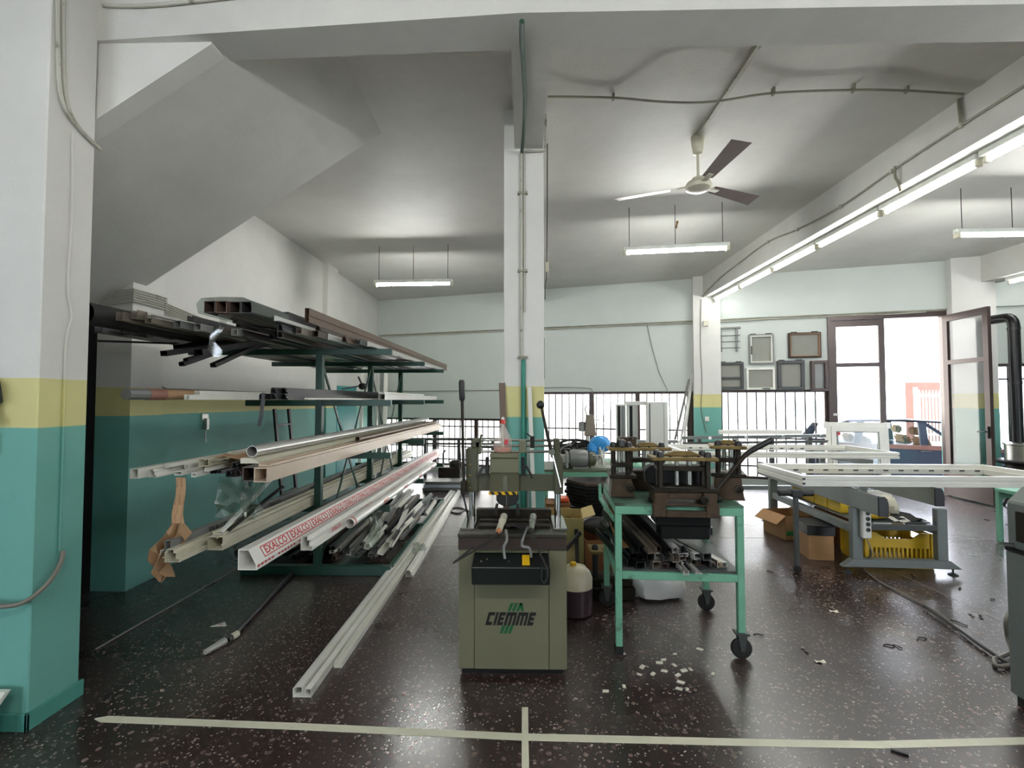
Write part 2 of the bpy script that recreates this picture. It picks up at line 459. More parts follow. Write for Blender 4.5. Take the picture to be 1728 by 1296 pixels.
# back wall in its own frame
sA0, sB0, sC0, sC1, sD1, sE0, sE1 = S(-3.3), S(.1), S(3.77), S(5.5), S(7.18), S(7.74), S(11.2)
def backwall(b):
    T = .26
    b.box(-.6, S(12), 0, T, 3.61, CEIL)
    b.box(-.6, sD1 + .0, -.03, T, 3.14, 3.61)
    b.box(sD1, S(12), -.03, T, 3.14, 3.61)
    b.box(-.6, S(12), .0, T, -.3, .12) if False else None
    for s0, s1, ztop in ((sA0, sB0, 1.19), (sB0, S(3.31), 1.77), (sC0, sC1, 1.79), (sE0, sE1, 2.2)):
        b.box(s0, s1, .04, T, ztop, 3.14)
        b.box(s0, s1, .02, T, -.3, .12)
    b.box(-.6, sA0, 0, T, -.3, 3.14)
    b.box(sE1, S(12), 0, T, -.3, 3.14)
struct('wall_back', M_panel, backwall, 'white back wall with a shallow beam and boarded upper windows', 'wall', WM)
for nm, s0, s1, lab in (('column', S(3.31), sC0, 'white pillar with teal and yellow bands between the barred windows'),
                        ('column', sD1, sE0, 'white pillar beside the open brown door')):
    struct(nm, M_wall, lambda b: b.box(s0, s1, -.16, .26, 0, CEIL), lab, 'column', WM)
# windows with bars
def window(n, s0, s1, z0, z1, label, mulls, rails, sp, off=0.0):
    w = thing('window_%d' % n, label, 'window', WM @ V(((s0 + s1) / 2, .12, z0)), kind='structure')
    def fr(b):
        t = .05
        b.box(s0, s1, .09, .15, z1 - t, z1); b.box(s0, s1, .09, .15, z0, z0 + t)
        b.box(s0, s0 + t, .09, .15, z0 + t, z1 - t); b.box(s1 - t, s1, .09, .15, z0 + t, z1 - t)
    part(w, 'window_frame', M_doorb, fr, WM)
    for m in mulls:
        part(w, 'mullion', M_doorb, lambda b: b.box(m - .045, m + .045, .085, .155, z0 + .05, z1 - .05), WM)
    edges = [s0 + .05] + [e for m in mulls for e in (m - .045, m + .045)] + [s1 - .05]
    for i in range(0, len(edges), 2):
        part(w, 'pane', M_glass, lambda b: b.box(edges[i], edges[i + 1], .118, .124, z0 + .05, z1 - .05), WM)
    for z in rails:
        part(w, 'bar_rail', M_barm, lambda b: b.box(s0, s1, .19, .205, z - .015, z + .015), WM)
    k = int((s1 - s0) / sp)
    for i in range(1, k):
        x = s0 + (s1 - s0) * i / k
        part(w, 'bar', M_barm, lambda b: b.box(x - .011, x + .011, .205, .227, z0, z1), WM)
window(1, sA0, sB0, .12, 1.19, 'low barred window under the white board behind the rack', [S(-2.02), S(-1.05)], [.25, .54, 1.0], .135)
window(2, sB0, S(3.31), .12, 1.77, 'wide barred window with two brown mullions', [S(1.42), S(2.3), S(3.24)], [.5, 1.0], .145)
window(3, sC0, sC1, .12, 1.79, 'barred window below the framed sample panels', [], [.35, .88], .16)
window(4, sE0, sE1, .12, 2.2, 'barred window behind the stove pipe', [S(9.5)], [.5, 1.95], .3)
# left side
LW = -3.42
def leftwall(b):
    b.box(LW - .3, LW, 4.3, 11.6, 0, CEIL)
    b.box(-3.92, -3.62, 2.57, 3.95, 2.47, CEIL)
struct('wall_left', M_wall, leftwall, 'left wall painted teal, yellow and white in bands', 'wall')
struct('wall_recess', M_recessshade, lambda b: (b.box(-5.6, -5.5, 2.2, 4.4, 0, 2.6), b.box(-5.5, -3.62, 3.96, 4.1, 0, 2.6), b.box(-5.5, -3.92, 2.45, 2.57, 0, 2.6), b.box(-5.5, -3.62, 2.57, 3.96, 2.5, 2.6)),
       'recess with shade coloured in behind the teal pier under the stairs', 'wall')
struct('column', M_wall, lambda b: b.box(-3.62, -3.32, 3.95, 4.3, 0, 3.2), 'shaded pillar under the sloping stair slab', 'column')
struct('column', M_wall, lambda b: b.box(-3.45, -3.33, 8.0, 8.45, 0, CEIL), 'shallow wall pilaster behind the profile rack', 'column')
col = struct('column', M_wall, lambda b: b.box(-6.0, -2.40, 2.30, 2.57, 0, CEIL), 'near teal, yellow and white pier beside the dark recess', 'column', bevel=.006)
struct('baseboard_left', mat('teal_skirting', (80, 152, 140), .55), lambda b: (b.box(-4.2, -2.385, 2.285, 2.30, 0, .085), b.box(-2.40, -2.385, 2.285, 2.585, 0, .085)),
       'teal skirting at the foot of the near pier', 'baseboard', bevel=.003)
struct('column', M_wall, lambda b: b.box(-.146, .176, 3.77, 4.10, 0, CEIL), 'central column banded teal, yellow and white behind the router', 'column', bevel=.004)
# beams and stair slab
SOF = 3.63
struct('ceiling_beam', M_ceil, lambda b: b.box(-.06, .165, 2.68, 10.4, SOF, CEIL), 'beam running from the cross beam over the central column', 'beam')
struct('ceiling_beam', M_ceil, lambda b: (b.hexa([(-3.9, 2.575, SOF), (-2.6, 2.575, SOF), (0, 2.42, SOF), (0, 2.68, SOF), (-2.6, 2.76, SOF), (-3.9, 2.76, SOF)],
       [(-3.9, 2.575, CEIL), (-2.6, 2.575, CEIL), (0, 2.42, CEIL), (0, 2.68, CEIL), (-2.6, 2.76, CEIL), (-3.9, 2.76, CEIL)]), b.box(0, 11.6, 2.42, 2.68, SOF, CEIL)),
       'cross beam over the front of the workshop', 'beam')
struct('ceiling_beam', M_ceil, lambda b: b.box(3.44, 3.76, 2.0, 9.35, 3.55, CEIL), 'long beam carrying the row of fluorescent lamps', 'beam')
struct('ceiling_beam', M_ceil, lambda b: b.box(7.52, 7.85, 2.0, 8.1, 3.53, CEIL), 'long beam ending at the pillar beside the door', 'beam')
def zs(x): return .65 * x + 4.765
struct('stair_slab', M_ceil, lambda b: b.prism([(-3.62, zs(-3.62)), (-1.24, zs(-1.24)), (-1.24, CEIL + .1), (-3.62, CEIL + .1)], 2.69, 4.09, 'y'),
       'sloping underside of the staircase above the left wall', 'stairs')
struct('stair_stringer', M_white, lambda b: b.prism([(-3.6, zs(-3.6) - .01), (-1.76, SOF - .012), (-1.76, SOF + .01), (-3.6, SOF + .01)], 2.585, 2.70, 'y'),
       'sloping stair stringer under the cross beam', 'stairs')
# walls behind the viewer
def frontwall(b):
    b.box(-6, 11.8, -4.8, -4.55, 3.1, CEIL); b.box(-6, 11.8, -4.8, -4.55, -.3, .35)
    for x0, x1 in ((-6, -5.4), (-3.2, 6.0), (9.0, 11.8)):
        b.box(x0, x1, -4.8, -4.55, .35, 3.1)
struct('wall_front', M_wall, frontwall, 'front wall with two openings added for daylight', 'wall')
for i, (x0, x1) in enumerate(((-5.4, -3.2), (6.0, 9.0))):  # unseen windows added to let daylight onto the pier front
    struct('window_%d' % (5 + i), M_glass, lambda b: b.box(x0, x1, -4.69, -4.68, .35, 3.1), ('unseen window added in the front wall to light the pier', 'unseen wide window added in the front wall for daylight')[i], 'window')
struct('wall_right', M_wall, lambda b: b.box(11.5, 11.8, -4.6, 8, 0, CEIL), 'right wall with painted bands', 'wall')
struct('wall_side', M_wall, lambda b: b.box(-6.2, -5.9, -4.6, 2.4, 0, CEIL), 'side wall painted in bands beside the pier', 'wall')

# ------------------------------------------------------------------ the door
door = thing('door_1', 'tall brown glazed double door with one leaf open', 'door', WM @ V(((sC1 + sD1) / 2, .1, 0)), kind='structure')
part(door, 'door_frame', M_doorb, lambda b: (b.box(sC1, sC1 + .05, .0, .14, 0, 3.12), b.box(sD1 - .05, sD1, .0, .14, 0, 3.12), b.box(sC1 + .05, sD1 - .05, .0, .14, 3.022, 3.12)), WM)
def leaf_build(w, H, M, tagname):
    r = part(door, tagname, M_doorb, lambda b: (b.box(0, .09, -.025, .025, .02, H), b.box(w - .09, w, -.025, .025, .02, H), b.box(.09, w - .09, -.025, .025, H - .11, H),
        b.box(.09, w - .09, -.025, .025, .02, .42), b.box(.09, w - .09, -.025, .025, 2.19, 2.26)), M)
    part(r, 'pane', M_glass, lambda b: b.box(.09, w - .09, -.004, .004, .42, 2.19), M)
    part(r, 'pane', M_glass, lambda b: b.box(.09, w - .09, -.004, .004, 2.26, H - .11), M)
    return r
wl = (sD1 - sC1 - .1) / 2
lf = leaf_build(wl, 3.02, WM @ Matrix.Translation(V((sC1 + .05, .07, 0))), 'fixed_leaf')
part(lf, 'sticker', M_pvc, lambda b: b.box(.02, .11, -.0265, -.025, 1.32, 1.36), WM @ Matrix.Translation(V((sC1 + .05, .07, 0))))
hinge = WM @ V((sD1 - .06, -.03, 0))
LM = Matrix.Translation(V((hinge.x, hinge.y, 0))) @ Matrix.Rotation(math.radians(-93), 4, 'Z')
ol = leaf_build(wl, 3.02, LM, 'open_leaf')
part(ol, 'handle', M_black, lambda b: (b.box(wl - .065, wl - .025, -.05, -.025, 1.02, 1.2), b.tube([(wl - .045, -.03, 1.12), (wl - .045, -.075, 1.12), (wl - .16, -.08, 1.115)], .009, 6)), LM)

# ------------------------------------------------------------------ outdoors
struct('street', M_street, lambda b: b.hexa([(-40, 12.2, -.5), (-3.6, 11.5, -.5), (14, 6.5, -.5), (60, -6, -.5), (60, 60, -.5), (-40, 60, -.5)],
       [(-40, 12.2, -.25), (-3.6, 11.5, -.25), (14, 6.5, -.25), (60, -6, -.25), (60, 60, -.25), (-40, 60, -.25)]), 'pale sunlit street outside the windows', 'street')
house = thing('house', 'pale rendered house across the street', 'house', (4, 26, -.25))
part(house, 'wall', M_house, lambda b: b.box(-14, 12.4, 24, 30, -.25, 6.5))
part(house, 'cornice', M_house, lambda b: b.box(-14.2, 12.6, 23.8, 30, 6.5, 6.75))
p0 = PY(1548, 690, 15.5); p1 = PY(1592, 640, 15.5)
tag(part(None, 'garden_wall', M_rose, lambda b: b.box(13.1, 15.0, 16.2, 16.5, -.25, 2.2)), 'rose rendered garden wall across the street', 'wall')
fen = thing('picket_fence', 'white metal picket fence seen through the open door', 'fence', (14.5, 15.5, -.25))
for i in range(18):
    x = 12.75 + i * .105
    part(fen, 'picket', M_pvc, lambda b: b.prism([(x - .02, .2), (x + .02, .2), (x + .02, 1.84), (x, 1.92), (x - .02, 1.84)], 15.48, 15.50, 'y'))
for z in (.5, 1.75):
    part(fen, 'rail', M_pvc, lambda b: b.box(12.66, 14.6, 15.5, 15.53, z - .03, z + .03))
for x in (12.66, 14.62):
    part(fen, 'post', M_pvc, lambda b: b.box(x - .04, x + .04, 15.49, 15.57, -.25, 2.0))
# parked car, axis along the wall
CM = Matrix.Translation(V((8.12, 10.25, -.25))) @ Matrix.Rotation(-WA, 4, 'Z')
carx = thing('car', 'dark blue car with a rose waistline parked outside the door', 'car', CM.translation)
def hull(b):
    low = [(-2.0, .25), (1.9, .22), (2.2, .35), (2.25, .62), (2.0, .78), (1.15, .93), (-1.75, .97), (-2.05, .8)]
    b.prism(low, -.82, .82, 'y')
part(carx, 'body', M_car, hull, CM, bevel=.05, seg=2, smooth=True)
part(carx, 'waistline', M_carsill, lambda b: b.prism([(-1.75, .90), (1.2, .86), (1.15, .945), (-1.75, .985)], -.835, -.80, 'y'), CM)
for y in (-.76, .70):
        for q in ([(1.12, .93), (1.22, .93), (.62, 1.40), (.5, 1.40)], [(-.06, .95), (.07, .95), (.02, 1.42), (-.1, 1.42)], [(-1.2, .96), (-1.06, .96), (-1.0, 1.42), (-1.12, 1.42)],
                  [(-1.8, .97), (-1.55, .97), (-1.38, 1.36), (-1.5, 1.36)]):
            part(carx, 'window_pillar', M_car, lambda b: b.prism(q, y, y + .06, 'y'), CM)
part(carx, 'roof', M_car, lambda b: b.prism([(-1.62, 1.33), (-1.2, 1.40), (-.3, 1.425), (.62, 1.37), (.5, 1.42), (-.3, 1.465), (-1.25, 1.45)], -.76, .76, 'y'), CM, bevel=.02, smooth=True)
for q in ([(.07, .95), (1.12, .93), (.5, 1.40), (.02, 1.42)], [(-1.06, .96), (-.06, .95), (-.1, 1.42), (-1.0, 1.42)], [(-1.55, .97), (-1.2, .96), (-1.12, 1.42), (-1.38, 1.36)]):
    part(carx, 'side_window', M_glass, lambda b: b.prism(q, -.735, -.73, 'y'), CM)
    part(carx, 'side_window', M_glass, lambda b: b.prism(q, .73, .735, 'y'), CM)
for x in (.25, -.75):
    for y in (-.38, .38):
        st = part(carx, 'seat', M_seat, lambda b: (b.box(x - .02, x + .5, y - .24, y + .24, .5, .7), b.prism([(x - .25, 1.1), (x - .12, 1.1), (x + .06, .65), (x - .08, .65)], y - .24, y + .24, 'y')), CM, bevel=.04, seg=2, smooth=True)
        part(st, 'headrest', M_seat, lambda b: b.box(x - .31, x - .2, y - .14, y + .14, 1.14, 1.3), CM, bevel=.03, seg=2, smooth=True)
swp = [V((.72 + .05 * math.sin(t), -.38 + .18 * math.cos(t), 1.0 + .17 * math.sin(t))) for t in [k * math.pi / 8 for k in range(17)]]
part(carx, 'steering_wheel', M_black, lambda b: (b.tube(swp, .016, 6), b.bar((.72, -.56, 1.0), (.72, -.2, 1.0), .03, .03), b.bar((.72, -.38, 1.0), (1.1, -.38, .86), .05, .05)), CM)
part(carx, 'door_handle', M_chrome, lambda b: b.box(-.12, .06, -.87, -.83, .84, .865), CM)
for x in (-1.35, 1.4):
    for y in (-.8, .64):
        w = part(carx, 'wheel', M_rubber, lambda b: b.lathe((x, y, .31), [(.18, 0), (.29, .01), (.31, .04), (.31, .12), (.29, .15), (.18, .16)], 20, Matrix.Rotation(-math.pi / 2, 3, 'X')), CM, smooth=True)
        part(w, 'hub', M_alu, lambda b: b.lathe((x, y - .005, .31), [(.02, 0), (.18, .02), (.19, .05)], 14, Matrix.Rotation(-math.pi / 2, 3, 'X')), CM)

# ------------------------------------------------------------------ lamps, fan, wiring on the ceiling
def lamp_hung(pA, pB, label, wires=True):
    a = V(pA); c = V(pB); m = (a + c) / 2; d = (c - a).normalized()
    t = thing('hanging_lamp', label, 'lamp', m, 'hanging fluorescent lamps')
    bt = part(t, 'batten', M_batten, lambda b: b.bar(a + V((0, 0, .045)), c + V((0, 0, .045)), .065, .05), bevel=.006)
    tb = part(t, 'tube', M_tubeon, lambda b: b.tube([a + d * .035, c - d * .035], .019, 10), smooth=True)
    for p, q in ((a, a + d * .04), (c - d * .04, c)):
        part(t, 'end_cap', M_cream, lambda b: b.bar(p + V((0, 0, .004)), q + V((0, 0, .004)), .06, .075), bevel=.005)
    if wires:
        for k in (.06, .5, .94):
            p = a + (c - a) * k + V((0, 0, .07))
            part(t, 'suspension_wire', M_cabled, lambda b: b.tube([p, V((p.x, p.y, CEIL))], .004, 5))
    return t
lamp_hung((-2.26, 7.15, 3.36), (-1.05, 7.10, 3.36), 'fluorescent lamp hung by three wires above the profile rack')
l2 = lamp_hung((1.24, 5.78, 3.40), (2.46, 5.62, 3.40), 'fluorescent lamp hung on wires beyond the ceiling fan')
part(l2, 'knotted_cord', M_wood, lambda b: (b.ball(V((1.87, 5.68, 3.74)), .018, 8), b.bar((1.87, 5.68, 3.74), (1.85, 5.66, 3.66), .012, .02)))
lamp_hung((4.82, 5.32, 3.43), (6.05, 5.30, 3.43), 'fluorescent lamp hung on two wires beyond the lamp-lined beam')
for (x, y, l) in ((-1.5, .0, 'unseen fluorescent lamp added to light the near pier'), (1.2, .0, 'unseen fluorescent lamp added to light the side of the pier'), (4.6, -.8, 'unseen fluorescent lamp added to light the front of the workshop')):  # unseen lamps added overhead to brighten the near pier and front
    lamp_hung((x, y, 3.15), (x + 1.22, y, 3.15), l)
def lamp_fixed(x, y0, y1, z, label, grp):
    t = thing('beam_lamp', label, 'lamp', (x, (y0 + y1) / 2, z), grp)
    part(t, 'batten', M_batten, lambda b: b.box(x - .05, x + .05, y0, y1, z + .03, 3.55), bevel=.006)
    part(t, 'tube', M_tubedim, lambda b: b.tube([(x, y0 + .05, z), (x, y1 - .05, z)], .019, 10), smooth=True)
    for y in (y0, y1 - .05):
        part(t, 'tube_holder', M_cream, lambda b: b.box(x - .02, x + .02, y + .008, y + .042, z - .024, z + .034), bevel=.004)
for i in range(6):
    lamp_fixed(3.63, 2.72 + i * 1.04 + (0 if i == 0 else 0), 2.72 + (i + 1) * 1.04 - .02, 3.475, 'fluorescent lamp under the long beam, ' + ('first from the cross beam', 'second from the cross beam', 'third from the cross beam', 'third from the banded pillar', 'second from the banded pillar', 'ending at the banded pillar')[i], 'lamps under the long beam')
lamp_fixed(7.68, 6.35, 7.6, 3.45, 'fluorescent lamp under the beam that ends at the door pillar', None)

fan = thing('ceiling_fan', 'three-bladed ceiling fan on a short rod', 'fan', (1.58, 4.22, 3.49))
FX, FY = 1.58, 4.22
part(fan, 'canopy', M_cream, lambda b: b.lathe((FX, FY, 3.80), [(.02, 0), (.04, .01), (.055, .1), (.06, .16)], 16), smooth=True)
part(fan, 'rod', M_cream, lambda b: b.tube([(FX, FY, 3.55), (FX, FY, 3.84)], .013, 8))
part(fan, 'motor', M_cream, lambda b: b.lathe((FX, FY, 3.47), [(.02, -.005), (.07, 0), (.105, .02), (.115, .05), (.10, .075), (.06, .085), (.055, .115), (.03, .12)], 24), smooth=True)
M_blade = mat('fan_blade_mauve', (128, 112, 106), .45, .2)
for a in (158, 275, 28):
    t = math.radians(a); d = V((math.cos(t), math.sin(t), 0)); e = V((-math.sin(t), math.cos(t), 0))
    o = V((FX, FY, 3.515))
    bl = part(fan, 'blade', M_blade, lambda b: b.hexa([o + d * .17 - e * .045 + V((0, 0, .012)), o + d * .72 - e * .085 + V((0, 0, .02)), o + d * .74 + e * .06 - V((0, 0, .012)), o + d * .17 + e * .045 - V((0, 0, .008))],
        [o + d * .17 - e * .045 + V((0, 0, .016)), o + d * .72 - e * .085 + V((0, 0, .024)), o + d * .74 + e * .06 - V((0, 0, .008)), o + d * .17 + e * .045 - V((0, 0, .004))]))
    part(bl, 'blade_bracket', M_cream, lambda b: b.bar(o + d * .09, o + d * .24, .05, .012), bevel=.003)

def cable(name, pts, r, m, label, cat='cable', n=6, group=None):
    return tag(part(None, name, m, lambda b: b.tube(pts, r, n), smooth=True), label, cat, group)
def smoothpts(pts, k=6):
    P = [V(p) for p in pts]; out = []
    for i in range(len(P) - 1):
        p0 = P[max(i - 1, 0)]; p1 = P[i]; p2 = P[i + 1]; p3 = P[min(i + 2, len(P) - 1)]
        for j in range(k):
            t = j / k
            out.append(.5 * ((2 * p1) + (p2 - p0) * t + (2 * p0 - 5 * p1 + 4 * p2 - p3) * t * t + (3 * p1 - p0 - 3 * p2 + p3) * t ** 3))
    out.append(P[-1]); return out
cw = [PZ(924, 163, 3.9), PZ(1035, 165, 3.93), PZ(1120, 172, 3.87), PZ(1200, 172, 3.86), PZ(1305, 157, 3.92), PZ(1440, 152, 3.92), PZ(1530, 153, 3.93), PZ(1626, 159, 3.94)]
cc = cable('sagging_cable', smoothpts(cw), .009, M_conduitg, 'sagging grey cable slung under the ceiling between the two beams')
for p in (cw[1], cw[4], cw[5], cw[6]):
    part(cc, 'clip', M_conduitg, lambda b: b.box(p.x - .008, p.x + .008, p.y - .016, p.y + .016, p.z - .016, CEIL))
tag(part(None, 'conduit', M_conduit, lambda b: b.box(1.555, 1.585, 2.68, 4.16, CEIL - .022, CEIL)), 'flat white conduit running along the ceiling to the fan', 'conduit')
# conduits on the central column and beam
tag(part(None, 'conduit', M_conduit, lambda b: (b.tube([(-.005, 3.755, 1.92), (-.005, 3.755, 3.60)], .013, 8), b.tube([(.02, 3.757, 2.3), (.02, 3.757, 3.60)], .008, 6)), smooth=True),
    'pale conduit climbing the front of the central column', 'conduit')
pipe = tag(part(None, 'pipe', mat('teal_pipe', (52, 136, 120), .45), lambda b: b.tube([(.01, 3.75, .02), (.01, 3.75, 1.92)], .018, 10), smooth=True), 'teal pipe clamped to the front of the central column', 'pipe')
for z in (1.93, 2.62, 3.25):
    part(pipe, 'clamp', M_conduitg, lambda b: b.box(-.035, .045, 3.735, 3.77, z, z + .018))
cable('pipe', smoothpts([(-.0, 3.72, 3.58), (.015, 3.45, 3.60), (.02, 3.1, 3.61), (.01, 2.8, 3.612), (.0, 2.6, 3.61), (.0, 2.44, 3.60)]), .014, mat('dark_green_pipe', (44, 74, 58), .4), 'dark green pipe along the soffit above the central column', 'pipe', 8)
cable('conduit', [(.02, 3.75, 3.60), (.19, 3.75, 3.60), (.19, 3.75, 3.9)], .011, M_conduit, 'bent conduit joining the column to the ceiling cable', 'conduit')
# cables on the long beam side
lb = [V((3.425, y, z)) for y, z in ((9.1, 3.56), (8.3, 3.70), (7.5, 3.76), (6.6, 3.80), (5.9, 3.72), (5.1, 3.68), (4.4, 3.72), (3.7, 3.74), (2.9, 3.74))]
cb = cable('beam_cable', smoothpts(lb), .010, M_conduitg, 'grey cable clipped in waves along the side of the lamp beam')
for p in lb[1:]:
    part(cb, 'clip', M_conduit, lambda b: b.box(p.x - .012, p.x + .015, p.y - .012, p.y + .012, p.z - .018, p.z + .018))
cable('drop_cable', [(3.425, 3.72, 3.96), (3.425, 3.70, 3.74)], .012, M_conduitg, 'short cable dropping from the ceiling onto the lamp beam')
cable('frayed_wires', smoothpts([(3.42, 4.35, 3.74), (3.41, 4.34, 3.64), (3.43, 4.33, 3.58), (3.45, 4.33, 3.50)]), .012, M_conduitg, 'tangle of wires hanging from the lamp beam between two lamps')
# bundle along the bottom of the back beam
for j, (z, r, s0, s1) in enumerate(((3.125, .016, .05, S(3.31)), (3.10, .011, .05, S(3.31)), (3.125, .014, sC0, sD1), (3.10, .010, sC0, S(6.9)))):
    cable('wall_conduit', smoothpts([WM @ V((s0 + (s1 - s0) * k / 8, -.01, z + .006 * math.sin(k * 2.1 + j))) for k in range(9)], 3), r, M_conduitg if j % 2 == 0 else M_conduit,
          ('thick grimy conduit under the back beam left of the pillar', 'thin pale conduit under the back beam left of the pillar', 'thick grimy conduit above the sample panels and door', 'thin pale conduit above the sample panels and door')[j], 'conduit')
cable('wall_cable', smoothpts([WM @ V((*[WP(px, py, 0)[0:1][0]], 0, WP(px, py, 0)[1])) for px, py in ((650, 660), (720, 660), (790, 659), (848, 658), (925, 654), (990, 655), (1000, 662), (1002, 680))]), .007, M_cable, 'thin cable strung across the white boards of the back wall')
cable('wall_cable', [WM @ V((WP(px, py)[0], .02, WP(px, py)[1])) for px, py in ((1092, 548), (1100, 585), (1112, 628), (1127, 660))], .006, M_cable, 'thin cable hanging slantwise over the back board to the window')
cable('wall_cable', smoothpts([WM @ V((WP(px, py, .17)[0], -.17, WP(px, py, .17)[1])) for px, py in ((1183, 505), (1182, 580), (1185, 650), (1183, 690), (1192, 730))]), .006, M_cable, 'thin cable running down the banded pillar by the window')
jb = WP(1191, 546, .17)
tag(part(None, 'junction_box', M_cream, lambda b: b.box(jb[0] - .045, jb[0] + .045, -.21, -.16, jb[1] - .05, jb[1] + .05), WM, bevel=.006), 'small cream junction box high on the banded pillar', 'box')
jb = WP(1193, 707, .17)
tag(part(None, 'wall_switch', M_pvc, lambda b: (b.box(jb[0] - .035, jb[0] + .035, -.19, -.16, jb[1] - .045, jb[1] + .045), b.box(jb[0] - .015, jb[0] + .015, -.198, -.19, jb[1] - .02, jb[1] + .02)), WM, bevel=.004), 'white switch on the teal band of the pillar', 'switch')
# six thin conduits on the left wall
for j in range(6):
    dz = -j * .021
    cable('thin_conduit', [(-3.605, 3.2, 2.58 + dz), (-3.605, 3.93, 2.50 + dz), (-3.30, 3.93, 2.545 + dz), (-3.30, 4.31, 2.545 + dz), (-3.405, 4.33, 2.535 + dz), (-3.405, 5.2, 2.44 + dz), (-3.405, 7.9, 2.22 + dz)],
          .007, M_conduit, 'thin pale conduit of the bundle along the left wall', 'conduit', 6, 'conduits of the left wall bundle')
cable('wall_cable', smoothpts([(-3.405, 4.36, 2.2), (-3.405, 4.37, 1.85), (-3.405, 4.42, 1.72), (-3.405, 4.9, 1.705), (-3.405, 7.8, 1.70)]), .007, M_cable, 'grey cable tracing the edge of the white paint on the left wall')
# conduits on the near pier
for j, x in enumerate((0, .028)):
    cable('conduit', smoothpts([(-2.385, 2.31 + x, 3.95), (-2.385, 2.33 + x, 3.4), (-2.385, 2.36 + x, 3.15), (-2.385, 2.46 + x * .3, 3.06), (-2.385, 2.58 + x * .3, 3.02)], 4), .010, M_conduit, ('painted conduit bending round the top of the near pier', 'painted conduit nested behind the one bending round the pier')[j], 'conduit', 6, 'conduits of the near pier')
cable('conduit', smoothpts([(-2.394, 2.43, 3.02), (-2.394, 2.44, 2.6), (-2.394, 2.43, 2.2), (-2.394, 2.455, 2.05), (-2.394, 2.43, 1.9), (-2.394, 2.43, 1.5), (-2.394, 2.43, .8)], 5), .007, M_wall, 'thin conduit running down the side of the near pier painted over', 'conduit')
cable('cable_end', smoothpts([(-2.375, 2.43, .82), (-2.36, 2.40, .76), (-2.36, 2.33, .68), (-2.42, 2.255, .62), (-2.6, 2.24, .64), (-2.75, 2.25, .78)]), .011, M_cable, 'loose cable loop hanging from the foot of the near pier')
cable('conduit', smoothpts([(-2.36, 2.545, 3.82), (-2.0, 2.523, 3.80), (-1.2, 2.475, 3.83), (-.4, 2.428, 3.84)]), .010, M_conduit, 'painted cable along the face of the cross beam')
# ------------------------------------------------------------------ cantilever rack
RX = -1.88; RYS = (4.37, 5.85, 7.30)
rack = thing('profile_rack', 'dark green cantilever rack loaded with long profiles', 'rack', (RX, 5.85, 0))
TIERS = ((2.075, -3.12, -1.21), (1.60, -2.57, -1.21), (1.115, -2.57, -1.21), (.63, -2.57, -1.21))
for i, y in enumerate(RYS):
    part(rack, 'post', M_green, lambda b: b.box(RX - .03, RX + .03, y - .03, y + .03, .08, 2.06), bevel=.003)
    part(rack, 'base_arm', M_green, lambda b: b.box(-2.58, -1.2, y - .03, y + .03, 0, .085), bevel=.003)
    for z, x0, x1 in TIERS:
        part(rack, 'arm', M_green, lambda b: b.box(x0, x1, y - .022, y + .022, z - .055, z), bevel=.003)
for x in (-1.215, -2.565):
    part(rack, 'base_rail', M_green, lambda b: b.box(x - .025, x + .025, RYS[0] + .03, RYS[2] - .03, .015, .075), bevel=.003)
for a, c in ((0, 1), (1, 2)):
    for z0, z1 in ((.1, 2.0), (2.0, .1)):
        part(rack, 'brace', M_green, lambda b: b.bar((RX + (.012 if z0 < 1 else -.012), RYS[a] + .03, z0), (RX + (.012 if z0 < 1 else -.012), RYS[c] - .03, z1), .012, .028))

# cross-sections: (outer loop, inner loop)
def inset(poly, t):
    n = len(poly); out = []
    area = sum(poly[i][0] * poly[(i + 1) % n][1] - poly[(i + 1) % n][0] * poly[i][1] for i in range(n))
    sg = 1 if area > 0 else -1
    for i in range(n):
        a, b, c = V(poly[i - 1]), V(poly[i]), V(poly[(i + 1) % n])
        d0 = (b - a).normalized(); d1 = (c - b).normalized()
        n0 = V((-d0.y, d0.x)) * sg; n1 = V((-d1.y, d1.x)) * sg
        m = n0 + n1
        k = t / max(.35, m.length_squared / 2)
        out.append(tuple(b + m * k))
    return out
def sec_box(w, h, t=.004):
    o = [(-w / 2, 0), (w / 2, 0), (w / 2, h), (-w / 2, h)]
    return o, [(-w / 2 + t, t), (w / 2 - t, t), (w / 2 - t, h - t), (-w / 2 + t, h - t)]
def sec_c(w, h, t=.006):
    return [(-w / 2, 0), (w / 2, 0), (w / 2, h), (w / 2 - t, h), (w / 2 - t, t), (-w / 2 + t, t), (-w / 2 + t, h), (-w / 2, h)], None
def sec_l(w, h, t=.006):
    return [(-w / 2, 0), (w / 2, 0), (w / 2, t), (-w / 2 + t, t), (-w / 2 + t, h), (-w / 2, h)], None
def sec_win(w, h, t=.005):
    """window-frame like section: hollow body with a foot and a lip"""
    o = [(-w / 2, 0), (w / 2, 0), (w / 2, h * .3), (w * .28, h * .3), (w * .28, h * .62), (w * .4, h * .62), (w * .4, h * .75), (w * .1, h * .75), (w * .1, h), (-w * .4, h), (-w * .4, h * .8), (-w / 2, h * .8)]
    return o, inset(o, min(.0026, h * .05))
def sec_rib(w, h, t=.004):
    o = [(-w / 2, 0), (w / 2, 0), (w / 2, h * .35), (w / 2 - .006, h * .38), (w / 2 - .006, h * .46), (w / 2, h * .49), (w / 2, h), (w * .2, h), (w * .18, h - .006), (w * .08, h - .006), (w * .06, h), (-w / 2, h)]
    return o, inset(o, .0026)
def sec_tube(r, n=14, t=.003):
    return [(r * math.cos(2 * math.pi * k / n), r + r * math.sin(2 * math.pi * k / n)) for k in range(n)], [((r - t) * math.cos(2 * math.pi * k / n), r + (r - t) * math.sin(2 * math.pi * k / n)) for k in range(n)]
